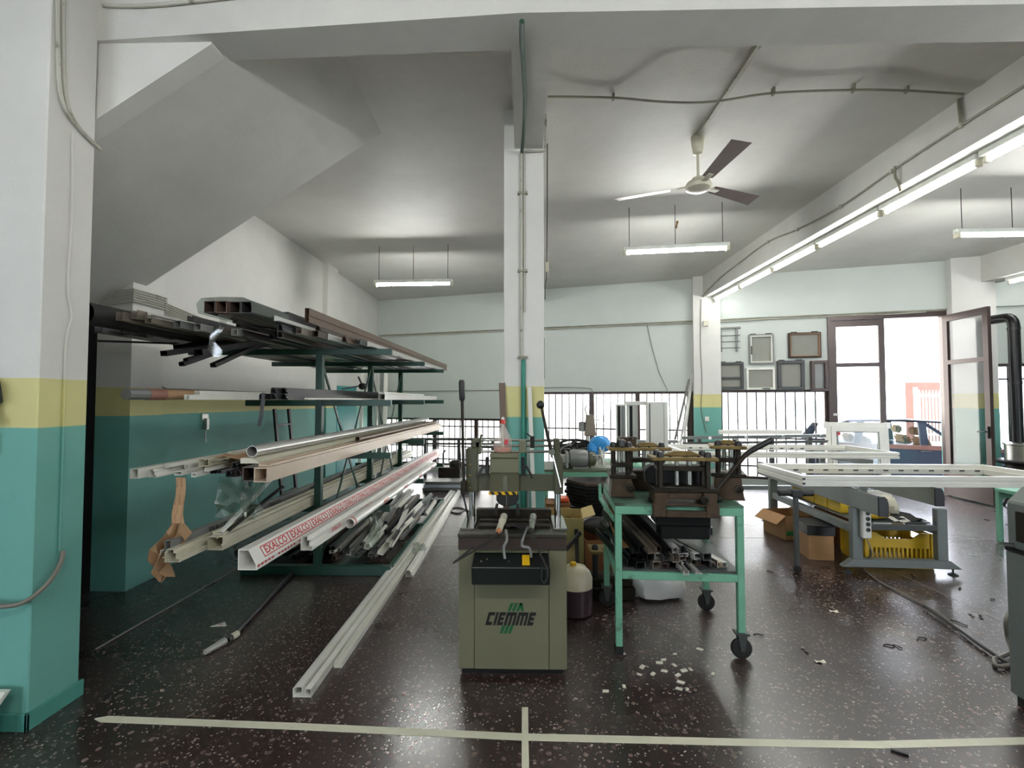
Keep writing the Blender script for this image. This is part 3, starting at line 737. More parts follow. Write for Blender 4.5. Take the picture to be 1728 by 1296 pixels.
def profile(p, q, sec, m, label, group=None, roll=0.0, path=None, name='metal_profile', cat='profile', parent=None, smooth=False):
    mb = MB(); mb.sect(p, q, sec[0], sec[1], roll=roll, path=path)
    return build(mb, name, m, parent, label, cat, group, smooth=smooth)

# top tier: long profiles whose near ends reach out over the aisle
G1 = 'profiles on the top tier of the rack'
ztop = 2.077
profile((-2.58, 2.72, 2.045), (-2.62, 7.6, 2.095), sec_tube(.068), M_rubber, 'thick black foil-wrapped roll jutting from the top tier', smooth=True, name='foil_roll', cat='roll')
for k in range(3):
    profile((-2.46 + .05 * k, 2.83 + .05 * k, 2.085 + .02 * (k == 1)), (-2.62 + .05 * k, 7.4, 2.10 + .02 * (k == 1)), sec_c(.045, .055), M_bronze, 'grey channel profile beside the black roll on the top tier', G1)
profile((-2.36, 2.95, 2.12), (-2.36, 7.8, 2.135), sec_l(.05, .04), M_alu, 'bright bare aluminium angle on the top tier', G1)
for k in range(4):
    profile((-2.30 + .055 * k, 3.1 + .12 * k, 2.08), (-2.28 + .05 * k, 7.6 + .1 * k, 2.08), sec_box(.048, .05), (M_greyp, M_alu, M_bronze, M_pvc)[k],
            ('grey box profile with square open end on the top tier', 'plain aluminium box profile on the top tier', 'bronze box profile on the top tier', 'white box profile on the top tier')[k], G1)
# film-wrapped bundle of dark brown boxes
for k in range(4):
    r, c = divmod(k, 2)
    profile((-1.97 + .075 * k, 2.93 + .02 * r, 2.15), (-1.93 + .06 * k, 7.7, 2.15), sec_box(.07, .075), (M_brown2, M_brownp, M_brown2, M_darkp)[k], 'dark brown box profile in the film-wrapped bundle on the top tier', 'film-wrapped brown bundle')
wrapg = []
for i in range(5):
    y = 2.90 + i * .12
    wrapg.append([V((-2.02, y, 2.14)), V((-2.035, y, 2.20)), V((-2.01, y + .01, 2.238)), V((-1.88, y, 2.243)), V((-1.74, y, 2.24)), V((-1.69, y, 2.22)), V((-1.685, y, 2.15))])
tag(part(None, 'plastic_wrap', M_clear, lambda b: b.sheet(wrapg, .002), smooth=True), 'clear plastic wrap round the brown bundle on the top tier', 'wrap')
hang = [[V((-1.86 + .05 * j + .012 * math.sin(i * 2.3 + j), 2.93 + .012 * math.sin(i * 1.9 + j * 2), 2.14 - .045 * i)) for j in range(3)] for i in range(7)]
for i, r in enumerate(hang):
    sh = (0, -.02, -.05, -.075, -.085, -.07, -.05)[i]; wd_ = (1, .7, .5, .55, .6, .7, .5)[i]
    hang[i] = [V((-1.86 + sh + (p.x + 1.81) * wd_, p.y, p.z)) for p in r]
tag(part(None, 'plastic_strip', M_clear, lambda b: b.sheet(hang, .003), smooth=True), 'torn strip of clear film dangling under the brown bundle', 'plastic')
profile((-1.88, 3.35, 2.205), (-1.66, 8.0, 2.16), sec_box(.045, .04), M_beige, 'rosy beige box profile lying over the brown bundle', G1)
profile((-1.80, 3.55, 2.225), (-1.55, 7.9, 2.16), sec_box(.05, .045), M_darkp, 'anthracite box profile lying over the brown bundle', G1)
profile((-1.635, 3.55, 2.19), (-1.34, 8.3, 2.11), sec_rib(.035, .11), M_brownp, 'tall brown board profile standing on edge on the top tier', G1)
for k in range(7):
    x = -1.62 + .052 * k
    m = (M_darkp, M_bronze, M_brown2, M_alu, M_brownp, M_darkp, M_alu)[k]
    profile((x - .06, 3.25 + .16 * k, 2.08), (x, 7.6 + .06 * k, 2.08), (sec_win, sec_c, sec_box, sec_l, sec_win, sec_c, sec_l)[k](.046, .05), m,
            ('anthracite window section', 'bronze channel', 'dark brown box profile', 'bare aluminium angle', 'brown window section', 'anthracite channel', 'narrow aluminium angle')[k] + ' low on the aisle side of the top tier', G1)
for k in range(6):
    x = -2.1 + .06 * k
    profile((x, 3.5 + .1 * (k % 3), 2.135 if k % 2 else 2.08), (x + .03, 7.5 + .1 * k, 2.135 if k % 2 else 2.08), sec_win(.05, .05), (M_brown2, M_bronze, M_darkp)[k % 3],
            ('dark brown', 'bronze', 'anthracite')[k % 3] + ' window section in the middle of the top tier', 'window sections mid top tier')
for k in range(5):
    x = -3.02 + .085 * k
    profile((x, 3.3 + .13 * k, 2.08), (x, 7.4, 2.08), sec_c(.06, .05), (M_darkp, M_blackm)[k % 2], ('anthracite', 'black')[k % 2] + ' channel at the wall side of the top tier', 'channels at the wall side')
for k in range(9):
    x = -2.25 + .085 * k
    m, nm = ((M_darkp, 'anthracite'), (M_alu, 'silver'), (M_brown2, 'dark brown'))[k % 3]
    profile((x, 3.15 + .09 * ((k * 5) % 7), 2.19 if 3 < k < 6 else 2.135), (x + .12, 7.7 + .07 * k, 2.14), (sec_c, sec_l, sec_win)[k % 3](.04, .036), m, nm + (' channel', ' angle', ' window section')[k % 3] + ' laid loosely over the top-tier load', nm + ' pieces laid over the top tier')
# drooping black strips under the top tier
for k, (px, py, Y, w) in enumerate(((160, 577, 3.05, .012), (277, 601, 3.2, .03), (307, 618, 3.3, .024), (314, 611, 3.34, .022), (360, 620, 3.3, .024), (335, 600, 3.15, .035), (300, 592, 3.5, .04))):
    a = PY(px, py, Y); e = V((a.x * .55 - .92, 6.2, 2.082 + .005 * k))
    pm = V(((a.x + e.x) / 2 - .04, 4.1, 2.07 + .004 * k)); p1 = V((e.x - .02, 4.9, 2.085 + .005 * k))
    profile(None, None, sec_box(w * 1.7, w * 1.2, .003), M_blackm, ('thin black rod stretching furthest to the wall under the top tier', 'black stepped strip drooping under the top tier', 'long black strip drooping lowest under the top tier', 'black strip lying on the lowest drooping one', 'curved black strip drooping nearest the rack post',
            'broad black strip bundled under the top tier', 'thick black strip behind the drooping bundle')[k], None, path=smoothpts([a, pm, p1, e], 5), name='black_strip', cat='strip')
# second tier
G2 = 'profiles on the second tier of the rack'
z2 = 1.602
ro = profile((-2.50, 3.22, z2), (-2.20, 6.2, z2), sec_tube(.036), M_paper, 'paper-wrapped round bundle with grey ends on the second tier', smooth=True, name='wrapped_bundle', cat='bundle')
part(ro, 'bundle_end', M_greyp, lambda b: b.tube([(-2.525, 2.97, z2 + .036), (-2.508, 3.14, z2 + .036)], .038, 10))
part(ro, 'tape_band', mat('pink_tape', (158, 112, 100), .5), lambda b: b.tube([(-2.51, 3.12, z2 + .036), (-2.497, 3.25, z2 + .036)], .040, 10), smooth=True)
for k in range(3):
    profile((-2.33 + .035 * k, 3.35 - .1 * k, z2 + .03 * (k == 0)), (-2.05 + .04 * k, 6.6, z2 + .03 * (k == 0)), (sec_c, sec_l, sec_c)[k](.04, .035), M_pvc, ('upper white channel', 'white angle', 'lower white channel')[k] + ' beside the paper-wrapped bundle', G2)
for k in range(5):
    r, c = divmod(k, 3)
    profile((-1.815 + .052 * c, 3.28 + .05 * k, z2 + .045 * r), (-1.70 + .05 * c, 6.4 + .05 * k, z2 + .045 * r), sec_win(.05, .044), (M_blackm, M_darkp)[k % 2], ('black', 'anthracite')[k % 2] + ' window section in the dark bundle on the second tier', 'dark bundle on the second tier')
profile((-1.655, 3.6, z2 + .002), (-1.535, 7.3, z2 + .002), sec_l(.03, .012), M_pvc, 'thin white strip along the dark bundle on the second tier', G2)
profile((-1.46, 4.9, z2), (-1.50, 8.1, z2), sec_box(.07, .06), M_film, 'film-wrapped white box profile on the second tier', G2)
profile((-1.45, 4.85, z2 + .062), (-1.48, 7.0, z2 + .062), sec_c(.06, .02), M_pvc, 'white channel lying on the film-wrapped box profile', G2)
tag(part(None, 'knotted_strap', M_black, lambda b: (b.ball((-1.60, 4.72, z2 + .135), .045, 8, (1, .8, .8)), b.bar((-1.60, 4.72, z2 + .14), (-1.63, 4.68, z2 + .23), .01, .014), b.bar((-1.62, 4.72, z2 + .14), (-1.76, 4.6, z2 + .105), .02, .012))), 'knotted black strap tied round the second-tier load', 'strap')
tag(part(None, 'dangling_strap', M_black, lambda b: b.sect(None, None, [(-.012, -.003), (.012, -.003), (.012, .003), (-.012, .003)], path=[(-1.80, 3.265, 1.65), (-1.805, 3.262, 1.56), (-1.81, 3.26, 1.5), (-1.825, 3.26, 1.42)], up=(0, 1, 0))), 'black strap dangling from the dark bundle', 'strap')
# third tier
G3 = 'profiles on the third tier of the rack'
z3 = 1.117
profile((-2.385, 2.88, z3), (-2.2, 8.4, z3), sec_box(.055, .06), M_pvc, 'white box profile reaching furthest out on the third tier', G3)
profile((-2.31, 2.93, z3), (-2.13, 8.4, z3), sec_win(.055, .05), M_pvc, 'white window section beside the longest box profile', G3)
profile((-2.16, 2.95, z3 + .01), (-2.05, 8.0, z3 + .01), sec_box(.05, .026), M_pvc, 'flat white box profile with red print on its end', G3)
profile((-2.20, 3.55, z3 + .062), (-2.1, 8.4, z3 + .062), sec_c(.05, .03), M_pvc, 'white channel on top of the third-tier stack', G3)
profile((-2.10, 3.1, z3 + .045), (-1.98, 8.3, z3 + .06), sec_rib(.07, .05), M_cream, 'cream ribbed profile under the silver tube', G3)
profile((-1.70, 2.96, z3 + .124), (-1.60, 7.95, z3 + .124), sec_tube(.036), M_alu, 'long round silver tube on the third tier', G3, smooth=True)
tag(part(None, 'paper_scrap', M_paper, lambda b: b.sheet([[V((-2.00 + .075 * j, 3.04 + .12 * i, z3 + .108 + .014 * math.sin(i * 2 + j * 1.7))) for j in range(4)] for i in range(5)], .003), smooth=True), 'crumpled brown paper tucked under the silver tube', 'paper')
for k in range(6):
    r, c = divmod(k, 3)
    profile((-1.835 + .048 * c, 2.95 + .02 * k, z3 + .042 * r), (-1.665 + .046 * c, 7.9, z3 + .042 * r), sec_win(.045, .041), (M_darkp, M_brown2, M_blackm)[k % 3], ('anthracite', 'dark brown', 'black')[k % 3] + ' section in the dark-ended bundle on the third tier', 'dark-ended bundle on the third tier')
for k in range(3):
    profile((-2.06 + .04 * k, 2.95 + .12 * k, z3 - .0 + .002 * k), (-2.0 + .03 * k, 7.9, z3 + .002), sec_box(.032, .028), (M_pvc, M_blackm, M_alu)[k], ('small white', 'small black', 'small silver')[k] + ' box profile among the white ends on the third tier', G3)
profile((-1.70, 2.93, z3 + .088), (-1.60, 7.9, z3 + .088), ([(-.055, 0), (.062, 0), (.062, .008), (.045, .02), (.02, .031), (-.02, .035), (-.055, .033)], None), M_cream, 'broad rounded cream profile beside the silver tube', G3, smooth=True)
for k in range(2):
    profile((-1.622 + .086 * k, 2.80 - .03 * k, z3), (-1.472 + .084 * k, 7.9, z3), sec_box(.082, .085, .006), (M_brown2, M_beige)[k], ('brown box profile with yellow-edged open end', 'large rosy beige box profile along the aisle edge')[k] + ' on the third tier', G3)
profile((-1.54, 2.82, z3 + .087), (-1.395, 7.85, z3 + .087), sec_c(.075, .016), M_beige, 'beige channel lying on the large beige box profile', G3)
pb = profile((-1.50, 4.3, z3 + .105), (-1.42, 7.8, z3 + .105), sec_tube(.022), M_brownp, 'brown tube with dark plug lying on the third tier', G3, smooth=True)
for k, (x, y, zz, w, h, m, nm) in enumerate(((-2.27, 3.0, .052, .03, .022, M_pvc, 'slim white'), (-2.23, 3.12, .03, .028, .025, M_pvc, 'short-ended white'), (-2.0, 2.98, .03, .026, .022, M_pvc, 'thin white'), (-2.15, 3.22, .04, .035, .03, M_blackm, 'black'), (-2.05, 3.25, .075, .04, .028, M_cream, 'cream'), (-1.98, 3.08, .0, .03, .026, M_darkp, 'anthracite'))):
    profile((x, y, z3 + zz), (x + .03, 8.1, z3 + zz), (sec_c, sec_box, sec_l, sec_box, sec_c, sec_box)[k](w, h), m, nm + ' piece squeezed into the white stack of the third tier', G3)
# fourth tier
G4 = 'profiles on the fourth tier of the rack'
z4 = .632
def printed(o, p, q, body, size, m, side, n, t0, t1, framed=False, off=.0):
    """rows of printed brand lettering along one side face; side = outward face normal"""
    p = V(p); q = V(q); d = (q - p).normalized(); nrm = V(side).normalized()
    up = nrm.cross(d).normalized()
    xd = d
    if up.z < 0: up = -up; xd = d
    if xd.cross(up).dot(nrm) < 0: xd = -d
    first = None
    for i in range(n):
        t = t0 + (t1 - t0) * i / max(1, n - 1)
        pos = p + (q - p) * t + nrm * off
        M = face_M(pos, xd, up)
        if first is None:
            first = text_mesh('printed_lettering', body, size, m, M, o, offset=size * .018, extrude=.0004)
            c0 = first
        else:
            c0 = first.copy(); COL.objects.link(c0); c0.parent = o; c0.location = M.translation - WL[o.name]
        if framed:
            w = size * 2.35; h = size * .52; e = size * .09
            Mx = M
            part(o, 'printed_frame', m, lambda b: (b.box(-w, w, h - e, h, 0, .0005), b.box(-w, w, -h, -h + e, 0, .0005), b.box(-w, -w + e, -h + e, h - e, 0, .0005), b.box(w - e, w, -h + e, h - e, 0, .0005)), Mx)
# big foil-printed profile: its sloped face carries the red lettering
pa, pq = V((-1.56, 2.70, z4)), V((-1.47, 8.3, z4))
secx = [(-.06, 0), (.05, 0), (.05, .03), (.0, .115), (-.06, .115)]
ex = profile(pa, pq, (secx, [(x * .9 - .001, .004 + y * .93) for x, y in secx]), M_film, 'white film-wrapped profile with red EXALCO lettering', G4)
dE = (pq - pa).normalized(); sE = dE.cross(V((0, 0, 1))).normalized()
nE = (sE * .085 + V((0, 0, .05))).normalized()
cE = sE * .025 + V((0, 0, .0725))
printed(ex, pa + cE, pq + cE, 'EXALCO', .066, M_redprint, nE, 17, .045, .93, True, .0012)
def dashes(o, p, q, n, m, nrm, w, ln):
    def f(b):
        for i in range(n):
            c = p + (q - p) * ((i + .5) / n) + nrm * .0012
            if i % 7 == 5: continue
            b.bar(c - dE * ln / 2, c + dE * ln / 2, w, .0006, up=nrm)
    x = part(o, 'small_print', m, f); x['kind'] = 'stuff'
dashes(ex, pa + sE * .05 + V((0, 0, .02)), pq + sE * .05 + V((0, 0, .02)), 150, M_redprint, sE, .012, .024)
pa2, pq2 = V((-1.39, 3.06, z4)), V((-1.345, 6.9, z4))
e2 = profile(pa2, pq2, sec_win(.075, .09), M_film, 'white window profile in crinkled film beside the lettered one', G4)
printed(e2, pa2 + V((.038, 0, .045)), pq2 + V((.038, 0, .045)), 'EXALCO', .04, M_redprint, V((1, 0, .02)), 5, .1, .85, False, .001)
pa3, pq3 = V((-1.29, 3.55, z4 + .01)), V((-1.26, 6.8, z4 + .01))
e3 = profile(pa3, pq3, sec_tube(.036), M_film, 'round film-wrapped white profile at the outer edge of the fourth tier', G4, smooth=True)
part(e3, 'red_tape', M_redprint, lambda b: b.sect(pa3 + V((0, .03, -.0012)), pa3 + V((0, .05, -.0012)), sec_tube(.0372)[0], sec_tube(.0372)[1]), smooth=True)
printed(e3, pa3 + V((.037, 0, .036)), pq3 + V((.037, 0, .036)), 'EXALCO', .04, M_redprint, V((1, 0, .02)), 4, .25, .9, False, .001)
for k in range(3):
    profile((-1.74 + .055 * k, 2.9 + .1 * k, z4 + .0), (-1.66 + .05 * k, 8.0, z4), (sec_tube(.03), sec_box(.05, .06), sec_tube(.024))[k], (M_darkp, M_greyp, M_darkp)[k], ('thick anthracite tube', 'dull grey box profile', 'thin anthracite tube')[k] + ' between the white stacks of the fourth tier', G4, smooth=(k != 1))
gm = profile((-2.14, 2.85, z4 + .045), (-2.12, 8.4, z4 + .045), sec_box(.04, .075), M_greyp, 'grey profile with dark EXALCO lettering at the back of the fourth tier', G4)
printed(gm, V((-2.119, 2.85, z4 + .085)), V((-2.099, 8.4, z4 + .085)), 'EXALCO', .05, M_blackprint, V((1, 0, .02)), 5, .08, .62, False, .001)
profile((-2.09, 2.82, z4), (-2.07, 8.3, z4), sec_win(.09, .075), M_cream, 'cream window section jutting out at the back of the fourth tier', G4)
profile((-1.98, 3.05, z4), (-1.96, 8.3, z4), sec_rib(.10, .085), M_cream, 'wide cream ribbed profile on the fourth tier', G4)
profile((-1.99, 3.1, z4 + .087), (-1.97, 8.2, z4 + .087), sec_c(.08, .02), M_cream, 'cream channel on the wide ribbed profile', G4)
profile((-2.20, 2.9, z4), (-2.18, 8.3, z4), sec_box(.05, .045), M_pvc, 'white box profile against the wall side of the fourth tier', G4)
# hanging brown paper and film
pp = []
for i in range(12):
    t = i / 11; z = z3 + .0 - .62 * t
    w = (.06, .06, .06, .065, .07, .08, .12, .15, .14, .12, .1, .06)[i]
    xo = (0, 0, 0, -.005, -.01, -.01, -.02, -.05, -.08, -.10, -.11, -.09)[i]
    pp.append([V((-2.13 + xo + w * (j / 6 - .5) * 1.0, 2.93 + (.008 + .05 * (i > 5)) * math.sin(j * 2.1 + i * 1.3), z + (.02 * math.sin(j * 3 + i) if i > 5 else 0))) for j in range(7)])
tag(part(None, 'torn_paper', M_paper, lambda b: b.sheet(pp, .003), smooth=True), 'torn brown wrapping paper hanging from the third tier', 'paper')
def film(x, y, z, w, h, seedv, label):
    rnd = random.Random(seedv)
    g = [[V((x + w * (j / 6 - .5) * (1 - .25 * abs(i / 6 - .5)) + rnd.uniform(-.012, .012), y + rnd.uniform(-.035, .035), z - h * i / 6 + rnd.uniform(-.015, .015))) for j in range(7)] for i in range(7)]
    tag(part(None, 'plastic_film', M_clear, lambda b: b.sheet(g, .002)), label, 'plastic')
film(-1.83, 3.0, z3, .22, .26, 3, 'crumpled clear film hanging under the dark-ended bundle')
film(-1.66, 2.9, z3, .12, .24, 5, 'narrow clear film hanging under the cream profile')
film(-1.33, 4.30, z4 - .02, .12, .33, 8, 'clear film hanging from the fourth tier to the heap')
film(-1.06, 4.9, .13, .14, .12, 12, 'crumpled clear film on the floor beside the long profiles')
for k, (a, c, m, l) in enumerate((((-1.95, 3.06, .745), (-1.76, 3.35, 1.06), M_pvc, 'white strip leaning between the third and fourth tiers'), ((-1.93, 3.1, .742), (-1.72, 3.4, .98), M_darkp, 'dark strip leaning between the third and fourth tiers'))):
    tag(part(None, 'leaning_strip', m, lambda b: b.bar(a, c, .045, .008)), l, 'strip')
# heap of offcuts on the rack base
rnd = random.Random(21)
HM = [(M_alu, 'bare aluminium'), (M_pvc, 'white'), (M_darkp, 'anthracite'), (M_bronze, 'bronze'), (M_greyp, 'grey'), (M_blackm, 'black'), (M_brownp, 'brown')]
for k in range(62):
    lay = k // 22
    x = -1.80 + .55 * ((k * 7) % 22) / 21 + rnd.uniform(-.015, .015)
    L = rnd.uniform(.55, 1.35)
    y = rnd.choice((4.46, 4.5, 4.62, 4.9, 5.3)) if k % 3 else rnd.uniform(5.92, 6.25)
    y += rnd.uniform(0, .12)
    yaw = rnd.uniform(-.16, .10); z = .09 + lay * .048 + rnd.uniform(0, .02)
    if y > 5.8: L = min(L, 7.2 - y)
    w = rnd.uniform(.028, .06); h = rnd.uniform(.028, .05)
    m, nm = HM[(k * 5 + k // 7) % 7]
    if lay == 2 and k % 2: m, nm = HM[1]
    sec = rnd.choice((sec_box, sec_c, sec_l, sec_win, sec_win))(w, h)
    x1 = min(-1.25, max(-1.82, x + L * math.sin(yaw)))
    profile((x, y, z), (x1, y + L, z + rnd.uniform(0, .03)), sec, m, nm + ' offcut in the heap on the aisle side of the rack base', nm + ' offcuts on the rack base', roll=rnd.choice((0, 0, .2, -.3)), name='profile_offcut', cat='offcut')
for k in range(16):
    x = -2.5 + .034 * k; m, nm = HM[(2, 4, 5, 3)[k % 4]]
    profile((x, 4.5 + .1 * (k % 5), .09 + .045 * (k % 2)), (x + rnd.uniform(-.03, .03), 6.4 + .1 * (k % 4), .09 + .045 * (k % 2)), (sec_win, sec_c)[k % 2](.045, .042), m, nm + ' profile stored on the wall side of the rack base', nm + ' profiles at the wall side of the base', name='profile_offcut', cat='offcut')
# on the floor
profile((-1.185, 2.58, .002), (-1.19, 8.15, .002), ([(-.05, 0), (.05, 0), (.05, .045), (.016, .045), (.016, .012), (.002, .012), (.002, .055), (-.03, .055), (-.05, .046)], inset([(-.05, 0), (.05, 0), (.05, .045), (.016, .045), (.016, .012), (.002, .012), (.002, .055), (-.03, .055), (-.05, .046)], .003)), M_pvc, 'long white profile lying on the floor beside the rack')
profile((-1.10, 2.86, .002), (-1.115, 8.1, .002), sec_c(.05, .035), M_pvc, 'white channel laid against the longest floor profile')
profile((-1.02, 4.32, .002), (-1.075, 8.15, .002), sec_win(.07, .06), M_film, 'film-wrapped white profile on the floor with an open dark end')
dp = profile((-1.93, 3.12, .002), (-2.22, 5.2, .002), sec_tube(.02), M_darkp, 'dark pole lying on the floor under the rack', smooth=True, name='metal_pole', cat='pole')
part(dp, 'foil_end', M_alu, lambda b: b.tube([(-1.985, 2.98, .022), (-1.948, 3.12, .022)], [.016, .025], 8), smooth=True)
part(dp, 'tape', M_cream, lambda b: b.tube([(-1.935, 3.17, .022), (-1.925, 3.22, .022)], .0225, 8), smooth=True)
tag(part(None, 'thin_rod', M_greyp, lambda b: b.tube([(-2.73, 3.03, .006), (-2.68, 5.4, .006)], .006, 6)), 'thin pale rod lying on the floor near the left wall', 'rod')
tri = PZ(370, 1056, 0)
tri_o = tag(part(None, 'sticker_scrap', M_pvc, lambda b: b.prism([(tri.x - .05, tri.y - .02), (tri.x + .055, tri.y - .005), (tri.x + .01, tri.y + .05)], 0.001, .006, 'z')), 'triangular white scrap with a red mark on the floor', 'scrap')
part(tri_o, 'red_mark', M_red, lambda b: b.prism([(tri.x - .012, tri.y + .005), (tri.x + .01, tri.y + .005), (tri.x + .005, tri.y + .025)], .006, .0064, 'z'))
# ladder and hook on the left wall
lad = thing('ladder', 'small black ladder hung on the teal wall behind the rack', 'ladder', (-3.3, 6.1, .5))
la0, la1 = PX(463, 690, -3.34), PX(487, 690, -3.34)
lb0, lb1 = PX(476, 842, -3.28), PX(500, 830, -3.28)
part(lad, 'rail', M_black, lambda b: b.bar(la0, lb0, .05, .03, up=(1, 0, 0)))
part(lad, 'rail', M_black, lambda b: b.bar(la1, lb1, .05, .03, up=(1, 0, 0)))
for t in (.18, .45, .72, .95):
    part(lad, 'rung', M_black, lambda b: b.bar(la0 + (lb0 - la0) * t, la1 + (lb1 - la1) * t, .025, .03, up=(1, 0, 0)))
hk = PX(347, 706, -3.40)
tag(part(None, 'wall_hook', M_steel, lambda b: (b.box(hk.x - .02, hk.x, hk.y - .05, hk.y + .05, hk.z - .02, hk.z + .05), b.box(hk.x - .01, hk.x + .03, hk.y - .02, hk.y + .02, hk.z - .12, hk.z), b.tube([(hk.x, hk.y, hk.z - .1), (hk.x, hk.y + .004, hk.z - .26)], .006, 6)), bevel=.004), 'rusty metal hook fixed at the top of the teal band', 'hook')
# things against the far left wall and corner
for k, (px, w, m, l) in enumerate(((637, .05, M_alu, 'silver plank leaning in the far corner'), (645, .06, M_greyp, 'pale grey plank leaning in the far corner'), (652, .07, M_pvc, 'white plank leaning in the far corner'), (612, .06, M_pvc, 'white plank leaning on the left wall behind the rack'))):
    t = PY(px, 625, 9.6 - .1 * k); bt = PY(px - 3, 700, 9.5 - .1 * k)
    tag(part(None, 'leaning_plank', m, lambda b: b.bar((bt.x + .03, bt.y - .15, .01), t, w, .03)), l, 'plank')
tag(part(None, 'teal_locker', mat('teal_door', (46, 138, 138), .5), lambda b: (b.box(-3.40, -3.34, 8.5, 9.5, .1, 1.86), b.box(-3.345, -3.325, 8.55, 8.60, .9, 1.05)), bevel=.006), 'teal panel door set in the yellow band of the left wall', 'panel')
bg = thing('folding_trolley', 'black folding trolley standing by the low window', 'trolley', (-1.35, 9.3, 0))
for dx in (0, .34):
    part(bg, 'upright', M_black, lambda b: b.tube([(-1.55 + dx, 9.35, .04), (-1.55 + dx, 9.3, .55), (-1.5 + dx * .8, 9.3, .62)], .016, 6))
part(bg, 'motor_block', M_iron, lambda b: (b.box(-1.62, -1.2, 9.15, 9.5, .06, .3), b.lathe((-1.3, 9.3, .33), [(.02, -.12), (.12, -.1), (.13, .06), (.06, .1)], 14)), bevel=.015)
part(bg, 'base', M_black, lambda b: b.box(-1.7, -1.1, 9.1, 9.55, .0, .06), bevel=.01)
pk = thing('panel_pack', 'stack of pale blue wrapped panels on the floor under the low window', 'panels', (-1.2, 8.55, 0))
for k in range(3):
    part(pk, 'panel', (M_greyp, mat('pale_blue_film', (186, 196, 214), .3), MATS.get('grey_lacquer'))[k], lambda b: b.box(-1.75 + .02 * k, -.75, 8.35, 8.75, .005 + .055 * k, .055 + .055 * k), bevel=.004)
# ------------------------------------------------------------------ copy router in the middle
RT = thing('copy_router', 'olive copy-routing machine with CIEMME emblem on its cabinet', 'machine', (-.056, 3.0, 0))
X0, X1, YF, YB = -.371, .259, 2.80, 3.24
XA, XB = -.277, .154
cab = part(RT, 'cabinet', M_olive, lambda b: b.box(X0, X1, YF + .012, YB, .04, .725), bevel=.004)
part(cab, 'side_panel', M_olive, lambda b: b.box(X0, XA - .002, YF, YF + .014, .04, .725), bevel=.003)
part(cab, 'side_panel', M_olive, lambda b: b.box(XB + .002, X1, YF, YF + .014, .04, .725), bevel=.003)
dr = part(RT, 'front_panel', M_olive, lambda b: b.box(XA, XB, YF - .001, YF + .014, .04, .715), bevel=.003)
part(RT, 'plinth', M_black, lambda b: b.box(X0 + .02, X1 - .02, YF + .03, YB - .02, 0, .04))
cx = (PY(862, 1043, YF).x); cz = PY(862, 1044, YF).z
ux, uz, tx, tz = .0483, .074, .30, .25
GL = {'C': (.80, [(0, 0, tx, 1), (tx, 1 - tz, .8, 1), (tx, 0, .76, tz)]), 'I': (.30, [(0, 0, .30, 1)]),
      'E': (.74, [(0, 0, tx, 1), (tx, 1 - tz, .74, 1), (tx, .39, .66, .61), (tx, 0, .72, tz)]),
      'M': (1.25, [(0, 0, tx, 1), (.49, 0, .77, 1 - tz), (.97, 0, 1.25, 1 - tz), (tx, 1 - tz, 1.2, 1)])}
gx = -2.87
for ch in 'CIEMME':
    wch, rs = GL[ch]
    def letter(b):
        for (xa, za, xb, zb) in rs:
            q = [(xa, za), (xb, za), (xb, zb), (xa, zb)]
            b.prism([(cx + (gx + p[0]) * ux + (p[1] - .5) * uz * .28, cz + (p[1] - .5) * uz) for p in q], YF - .0026, YF - .0008, 'y')
    part(dr, 'emblem_letter', M_blackprint, letter)
    gx += wch + .13
def slash(px0, py0, px1, py1, w):
    a = PY(px0, py0, YF - .002); c = PY(px1, py1, YF - .002)
    part(dr, 'emblem_stroke', M_greenprint, lambda b: b.prism([(a.x - w, a.z), (a.x + w, a.z), (c.x + w, c.z), (c.x - w, c.z)], YF - .0025, YF - .0008, 'y'))
for k in range(3):
    slash(845.5 + 7 * k, 1069, 850.5 + 7 * k, 1055, .0085)
for k in range(3):
    slash(858.5 + 7.3 * k, 1031.5, 864.5 + 7.3 * k, 1017.5, .0085)
slash(882, 1031.5, 879.5, 1017.5, .0085)
part(RT, 'machine_table', M_browncav, lambda b: b.box(X0 - .002, X1, YF - .012, YB, .728, .806), bevel=.003)
tt = part(RT, 'table_plate', mat('oily_steel_plate', (92, 88, 80), .3, .7, var=.3, scale=18), lambda b: b.box(X0 - .004, X1 - .002, YF - .03, YB, .806, .823), bevel=.002)
part(RT, 'fence_bar', M_iron, lambda b: b.box(-.30, .19, 3.12, 3.18, .823, .885), bevel=.004)
part(RT, 'slide_bed', M_iron, lambda b: (b.box(-.27, .17, 2.90, 3.10, .823, .838), b.box(-.27, .17, 2.99, 3.02, .838, .85)), bevel=.003)
for x in (-.325, .229):
    part(RT, 'column_foot', M_chrome, lambda b: b.box(x - .045, x + .04, 2.84, 3.16, .823, .84), bevel=.003)
    part(RT, 'guide_column', M_chrome, lambda b: b.tube([(x, 3.10, .84), (x, 3.10, 1.12)], .021, 14), smooth=True)
cb = part(RT, 'control_box', M_blackgreen, lambda b: b.hexa([(-.28, 2.66, .575), (.152, 2.66, .575), (.152, 2.80, .575), (-.28, 2.80, .575)], [(-.282, 2.655, .672), (.155, 2.655, .672), (.152, 2.80, .712), (-.28, 2.80, .712)]), bevel=.004)
for x, m, s in ((-.0, M_yellow, .022), (.06, M_black, .03)):
    part(cb, 'switch_plate', m, lambda b: b.hexa([(x, 2.675, .679), (x + s * 1.9, 2.675, .679), (x + s * 1.9, 2.765, .704), (x, 2.765, .704)], [(x, 2.674, .683), (x + s * 1.9, 2.674, .683), (x + s * 1.9, 2.764, .708), (x, 2.764, .708)]))
for x, y in ((-.232, 2.70), (-.2, 2.72), (-.075, 2.70)):
    part(cb, 'screw', M_steel, lambda b: b.lathe((x, y, .683 + (y - 2.675) * .27), [(.005, 0), (.005, .004), (.002, .005)], 8))
